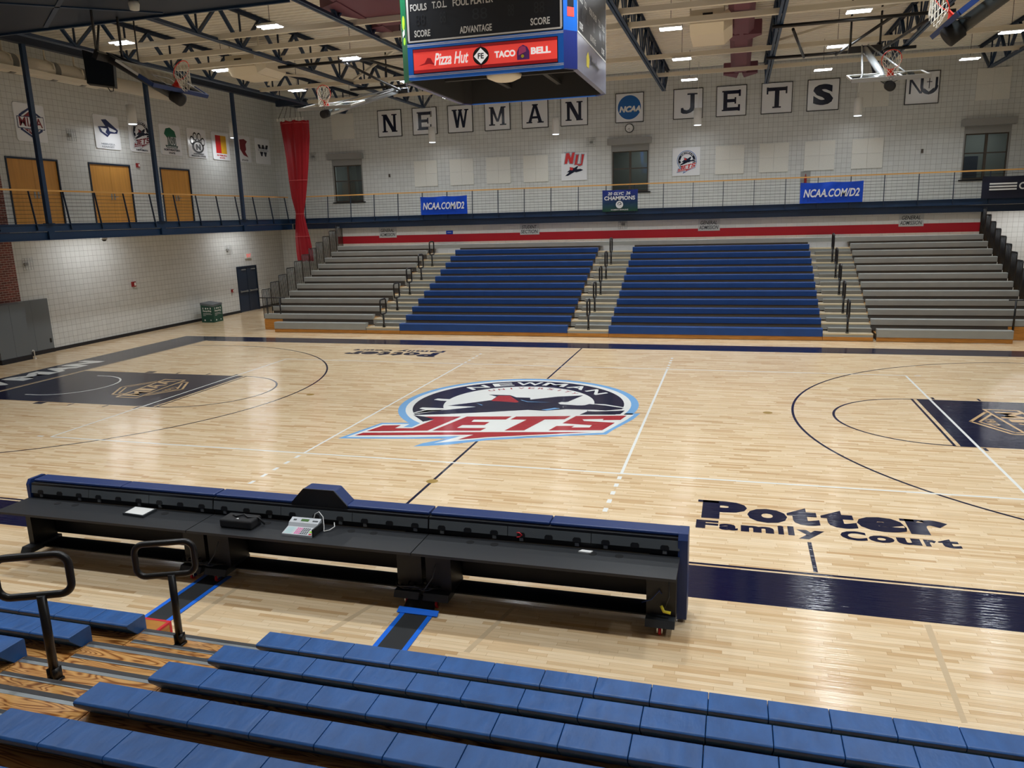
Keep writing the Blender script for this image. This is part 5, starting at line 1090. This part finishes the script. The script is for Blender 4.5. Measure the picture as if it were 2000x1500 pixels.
# slim white device
a, b, c, d = dk(240, 1006), dk(280, 1012), dk(307, 998), dk(264, 993); t = empty('tablet', (a + c) / 2, 'slim white tablet in a dark case lying on the left table', 'tablet')
MB().prism([tuple(p) for p in (a, b, c, d)], (0, 0, 0), (0, 0, .03)).build('case', 'charcoal', t); ctr = (a + b + c + d) / 4; MB().ngon([ctr + (p - ctr) * .86 + Vector((0, 0, .0315)) for p in (a, b, c, d)]).build('screen', 'white', t)
# soft black bag
c = dk(468, 1030); t = empty('carry_bag', c, 'soft black carry bag lying on the left table beside the console', 'bag')
bg = MB().box(c.x - .235, c.x + .2, c.y - .06, c.y + .17, Zd, Zd + .11).build('bag_body', 'black_soft', t); bv = bg.modifiers.new('b', 'BEVEL'); bv.width = .025; bv.segments = 3
MB().tube([(c.x - .13, c.y + .08, Zd + .11), (c.x - .05, c.y + .03, Zd + .125), (c.x + .02, c.y + .09, Zd + .13), (c.x + .1, c.y + .04, Zd + .12), (c.x + .2, c.y + .1, Zd + .1), (c.x + .28, c.y + .1, Zd + .02)], .012, 6).build('strap', 'black', t)
tag(MB().prism([(c.x - .03, c.y - .01, Zd + .111), (c.x + .01, c.y - .015, Zd + .111), (c.x - .01, c.y + .015, Zd + .111)], (0, 0, 0), (0, 0, .002)).build('logo_patch', 'white', t))
# scoreboard console
c = dk(590, 1040); t = empty('control_console', c, 'silver scoreboard control console with keypad on the middle table', 'control console')
w = .19
MB().prism([(c.x - w, c.y - .12, Zd), (c.x - w, c.y - .12, Zd + .025), (c.x - w, c.y + .02, Zd + .06), (c.x - w, c.y + .045, Zd + .10), (c.x - w, c.y + .13, Zd + .13), (c.x - w, c.y + .13, Zd)], (0, 0, 0), (2 * w, 0, 0)).build('housing', 'console', t)
MB().box(c.x + w, c.x + w + .02, c.y - .1, c.y + .12, Zd, Zd + .09).build('side_cover', 'black', t)
Kp = Plane((c.x, c.y - .12, Zd + .025), (1, 0, 0), Vector((0, .14, .035)).normalized(), .002); Kd = Plane((c.x, c.y + .045, Zd + .10), (1, 0, 0), Vector((0, .085, .03)).normalized(), .002)
rnd = random.Random(3)
for m_, cols in (('cyan', range(0, 4)), ('pink', range(5, 8)), ('charcoal', range(8, 12))):
    for q in cols: part(t, 'key_block', m_, lambda mb: [Kp.rect(mb, -w + .02 + q * .025, -w + .038 + q * .025, .015 + r * .03, .035 + r * .03) for r in range(4)])
part(t, 'green_key', 'lime', lambda mb: Kp.rect(mb, w - .055, w - .015, .05, .08)); part(t, 'red_key', 'red', lambda mb: Kp.rect(mb, w - .045, w - .01, .01, .035)); part(t, 'yellow_key', 'yellow', lambda mb: Kp.rect(mb, w - .03, w - .005, .09, .12)); part(t, 'display', 'lcd', lambda mb: Kd.rect(mb, -.05, .05, .025, .065)); part(t, 'name_plate', 'charcoal', lambda mb: Kd.rect(mb, .1, .17, .03, .05)); part(t, 'indicator', 'charcoal', lambda mb: Kd.rect(mb, -.15, -.11, .03, .055))
tag(MB().tube([c + Vector((.08, .12, .09)), c + Vector((.1, .15, .18)), c + Vector((.14, .17, .2)), c + Vector((.2, .15, .15)), c + Vector((.22, .12, .04)), c + Vector((.25, .06, .012)), c + Vector((.3, .1, .015)), c + Vector((.33, .17, .03)), c + Vector((.3, .22, .06))], .006, 6).build('data_cable', 'white'), 'white cable looping behind the control console', 'cable')
c = dk(1143, 1078); tag(MB().prism([(c.x - .07, c.y - .02, Zd), (c.x + .06, c.y - .03, Zd), (c.x + .08, c.y + .02, Zd), (c.x - .04, c.y + .03, Zd)], (0, 0, 0), (0, 0, .012)).build('paper_slip', 'white'), 'crumpled white paper slip on the right table', 'paper')
c = at(1015, 1044, 'y', -9.175); t = empty('cable_tie', c, 'red and black cord knot at a port of the right table', 'cord'); MB().tube([c + Vector((-.03, -.005, .02)), c + Vector((0, -.02, .03)), c + Vector((.03, -.01, .0)), c + Vector((0, -.02, -.02)), c + Vector((-.03, -.01, -.03))], .007, 6).build('cord', 'tape_red', t)
# cables heaped on the pedestal feet
for cx, lb in ((-1.41, 'left'), (1.42, 'right')):
    t = empty('cable_bundle', (cx, -9.4, .17), 'heap of black cables on the foot between tables, %s heap' % lb, 'cables'); rnd = random.Random(5 if lb == 'left' else 9)
    for q in range(7):
        r = .07 + .02 * q; x = cx - .08 + .05 * rnd.random() + (.1 if q % 2 else -.05); z = .185 + .008 * q
        MB().tube([(x + r * math.cos(a) * 1.1, -9.37 + r * .62 * math.sin(a), z + .015 * math.sin(3 * a + q)) for a in [2 * PI * k / 20 for k in range(20)]], .008, 6, closed=True).build('cable', 'black' if q % 3 else 'charcoal', t)
    MB().tube([(cx + .05, -9.42, .18), (cx + .1, -9.48, .24), (cx + .18, -9.45, .36), (cx + .2, -9.38, .5)], .006, 6).build('cable', 'desk_grey', t)
t = empty('cable_bundle', (4.1, -9.38, .17), 'yellow plug and thin cables at the right end pedestal', 'cables')
MB().tube([(3.9, -9.37, .3), (4.0, -9.4, .36), (4.08, -9.38, .46), (4.1, -9.37, .42)], .007, 6).build('cable', 'pad_navy', t); MB().tube([(4.1, -9.4, .3), (4.13, -9.42, .25), (4.2, -9.42, .24)], .016, 8).build('plug', 'yellow', t); MB().tube([(4.17, -9.37, .7), (4.18, -9.38, .4), (4.14, -9.4, .28)], .005, 6).build('cable', 'charcoal', t)
# floor cable covers held by blue tape
for x0, x1, y0, y1, lb in ((-1.48, -1.17, -10.9, -9.3, 'left'), (1.31, 1.63, -10.9, -9.58, 'right')):
    t = empty('cable_mat', ((x0 + x1) / 2, (y0 + y1) / 2, 0), 'black floor cable mat with blue tape edges, %s one' % lb, 'floor mat')
    MB().box(x0, x1, y0, y1, .002, .008).build('mat', 'mat_black', t)
    MB().box(x0 - .03, x0 + .025, y0, y1, .003, .0095).build('tape_strip', 'tape', t); MB().box(x1 - .025, x1 + .03, y0, y1, .003, .0095).build('tape_strip', 'tape', t)
    if lb == 'right':
        MB().prism([(x0 - .03, -9.62, .009), (x1 + .03, -9.6, .009), (x1, -9.5, .03), (x1 - .02, -9.4, .11), (x0 - .02, -9.4, .11), (x0 - .03, -9.52, .03)], (0, 0, 0), (0, 0, .008)).build('raised_flap', 'mat_black', t)
        MB().prism([(x0 - .07, -9.66, .012), (x1 + .09, -9.66, .012), (x1 + .08, -9.58, .034), (x0 - .08, -9.56, .03)], (0, 0, 0), (0, 0, .006)).build('cross_tape', 'tape', t)
t = empty('marker_box', (-1.25, -10.62, 0), 'small wooden block edged with red tape beside the left mat', 'block')
a = at(283, 1212, 'z', .14); b = at(318, 1222, 'z', .14)
MB().box(a.x - .05, b.x + .02, -10.9, -10.6, .01, .14).build('block', 'kick_wood', t); MB().box(a.x - .05, b.x + .022, -10.63, -10.598, .12, .142).box(b.x - .01, b.x + .022, -10.9, -10.63, .12, .142).box(b.x - .01, b.x + .022, -10.63, -10.598, .01, .12).build('tape_edge', 'tape_red', t)

# ================================================================ LEFT WALL CORNER THINGS
t = empty('wall_mat', (-18.2, 2.8, 0), 'grey padded wall box at the left edge, nearer one', 'wall pad'); 
for k, (a, b) in enumerate(((2.2, 2.77), (2.775, 3.34))): MB().box(XL, -18.02, a, b, .16, 1.9).build('pad_panel', 'grey_pad', t)
MB().box(XL, -18.0, 2.19, 3.35, 0, .16).build('base_strip', 'base_black', t)
t = empty('wall_mat', (-18.5, 4.0, 0), 'flat grey wall pads behind the nearer padded box', 'wall pad')
for a, b in ((3.35, 4.04), (4.045, 4.75)): MB().box(XL, XL + .07, a, b, .14, 1.9).build('pad_panel', 'grey_pad', t)
MB().box(XL, XL + .08, 3.35, 4.76, 0, .14).build('base_strip', 'base_black', t); MB().box(XL + .07, XL + .075, 4.6, 4.68, .35, .5).build('outlet', 'black', t)
t = empty('door_stop', (-17.95, 3.4, 0), 'small white hook bracket on the floor by the grey pads', 'bracket'); MB().box(-18.0, -17.94, 3.37, 3.43, 0, .03).tube([(-17.97, 3.4, .02), (-17.97, 3.4, .28), (-17.97, 3.36, .3), (-17.97, 3.33, .27)], .015, 8).build('hook', 'white', t)
t = empty('recycling_bin', (-17.88, 12.68, 0), 'green cardboard recycling bin with grey lid beside the left wall', 'bin')
bx0, bx1, by0, by1 = -18.2, -17.56, 12.36, 13.0
MB().box(bx0, bx1, by0, by1, 0, .78).build('bin_body', 'green_bin', t)
MB().prism([(bx0 - .01, by0 - .01, .78), (bx1 + .01, by0 - .01, .70), (bx1 + .01, by1 + .01, .74), (bx0 - .01, by1 + .01, .80), ], (0, 0, .0), (0, 0, .09)).build('bin_lid', 'bin_lid', t)
B1 = Plane((bx0, by0, 0), (1, 0, 0), (0, 0, 1), .004); B2 = Plane((bx1, by0, 0), (0, 1, 0), (0, 0, 1), .004)
for pl in (B1, B2): part(t, 'lettering', 'white', lambda mb: (pl.text(mb, 'Recycling', .1, .46, .44, .09, 1, .04), pl.rect(mb, .1, .5, .40, .412), pl.rect(mb, .1, .56, .35, .362), pl.rect(mb, .1, .24, .30, .312), pl.rect(mb, .1, .14, .58, .66), pl.disc(mb, .26, .62, .04, 1, 12), pl.disc(mb, .37, .62, .035, 1, 12), pl.rect(mb, .48, .53, .58, .66), pl.disc(mb, .17, .1, .035, 1, 12), pl.disc(mb, .48, .1, .03, 1, 12)))
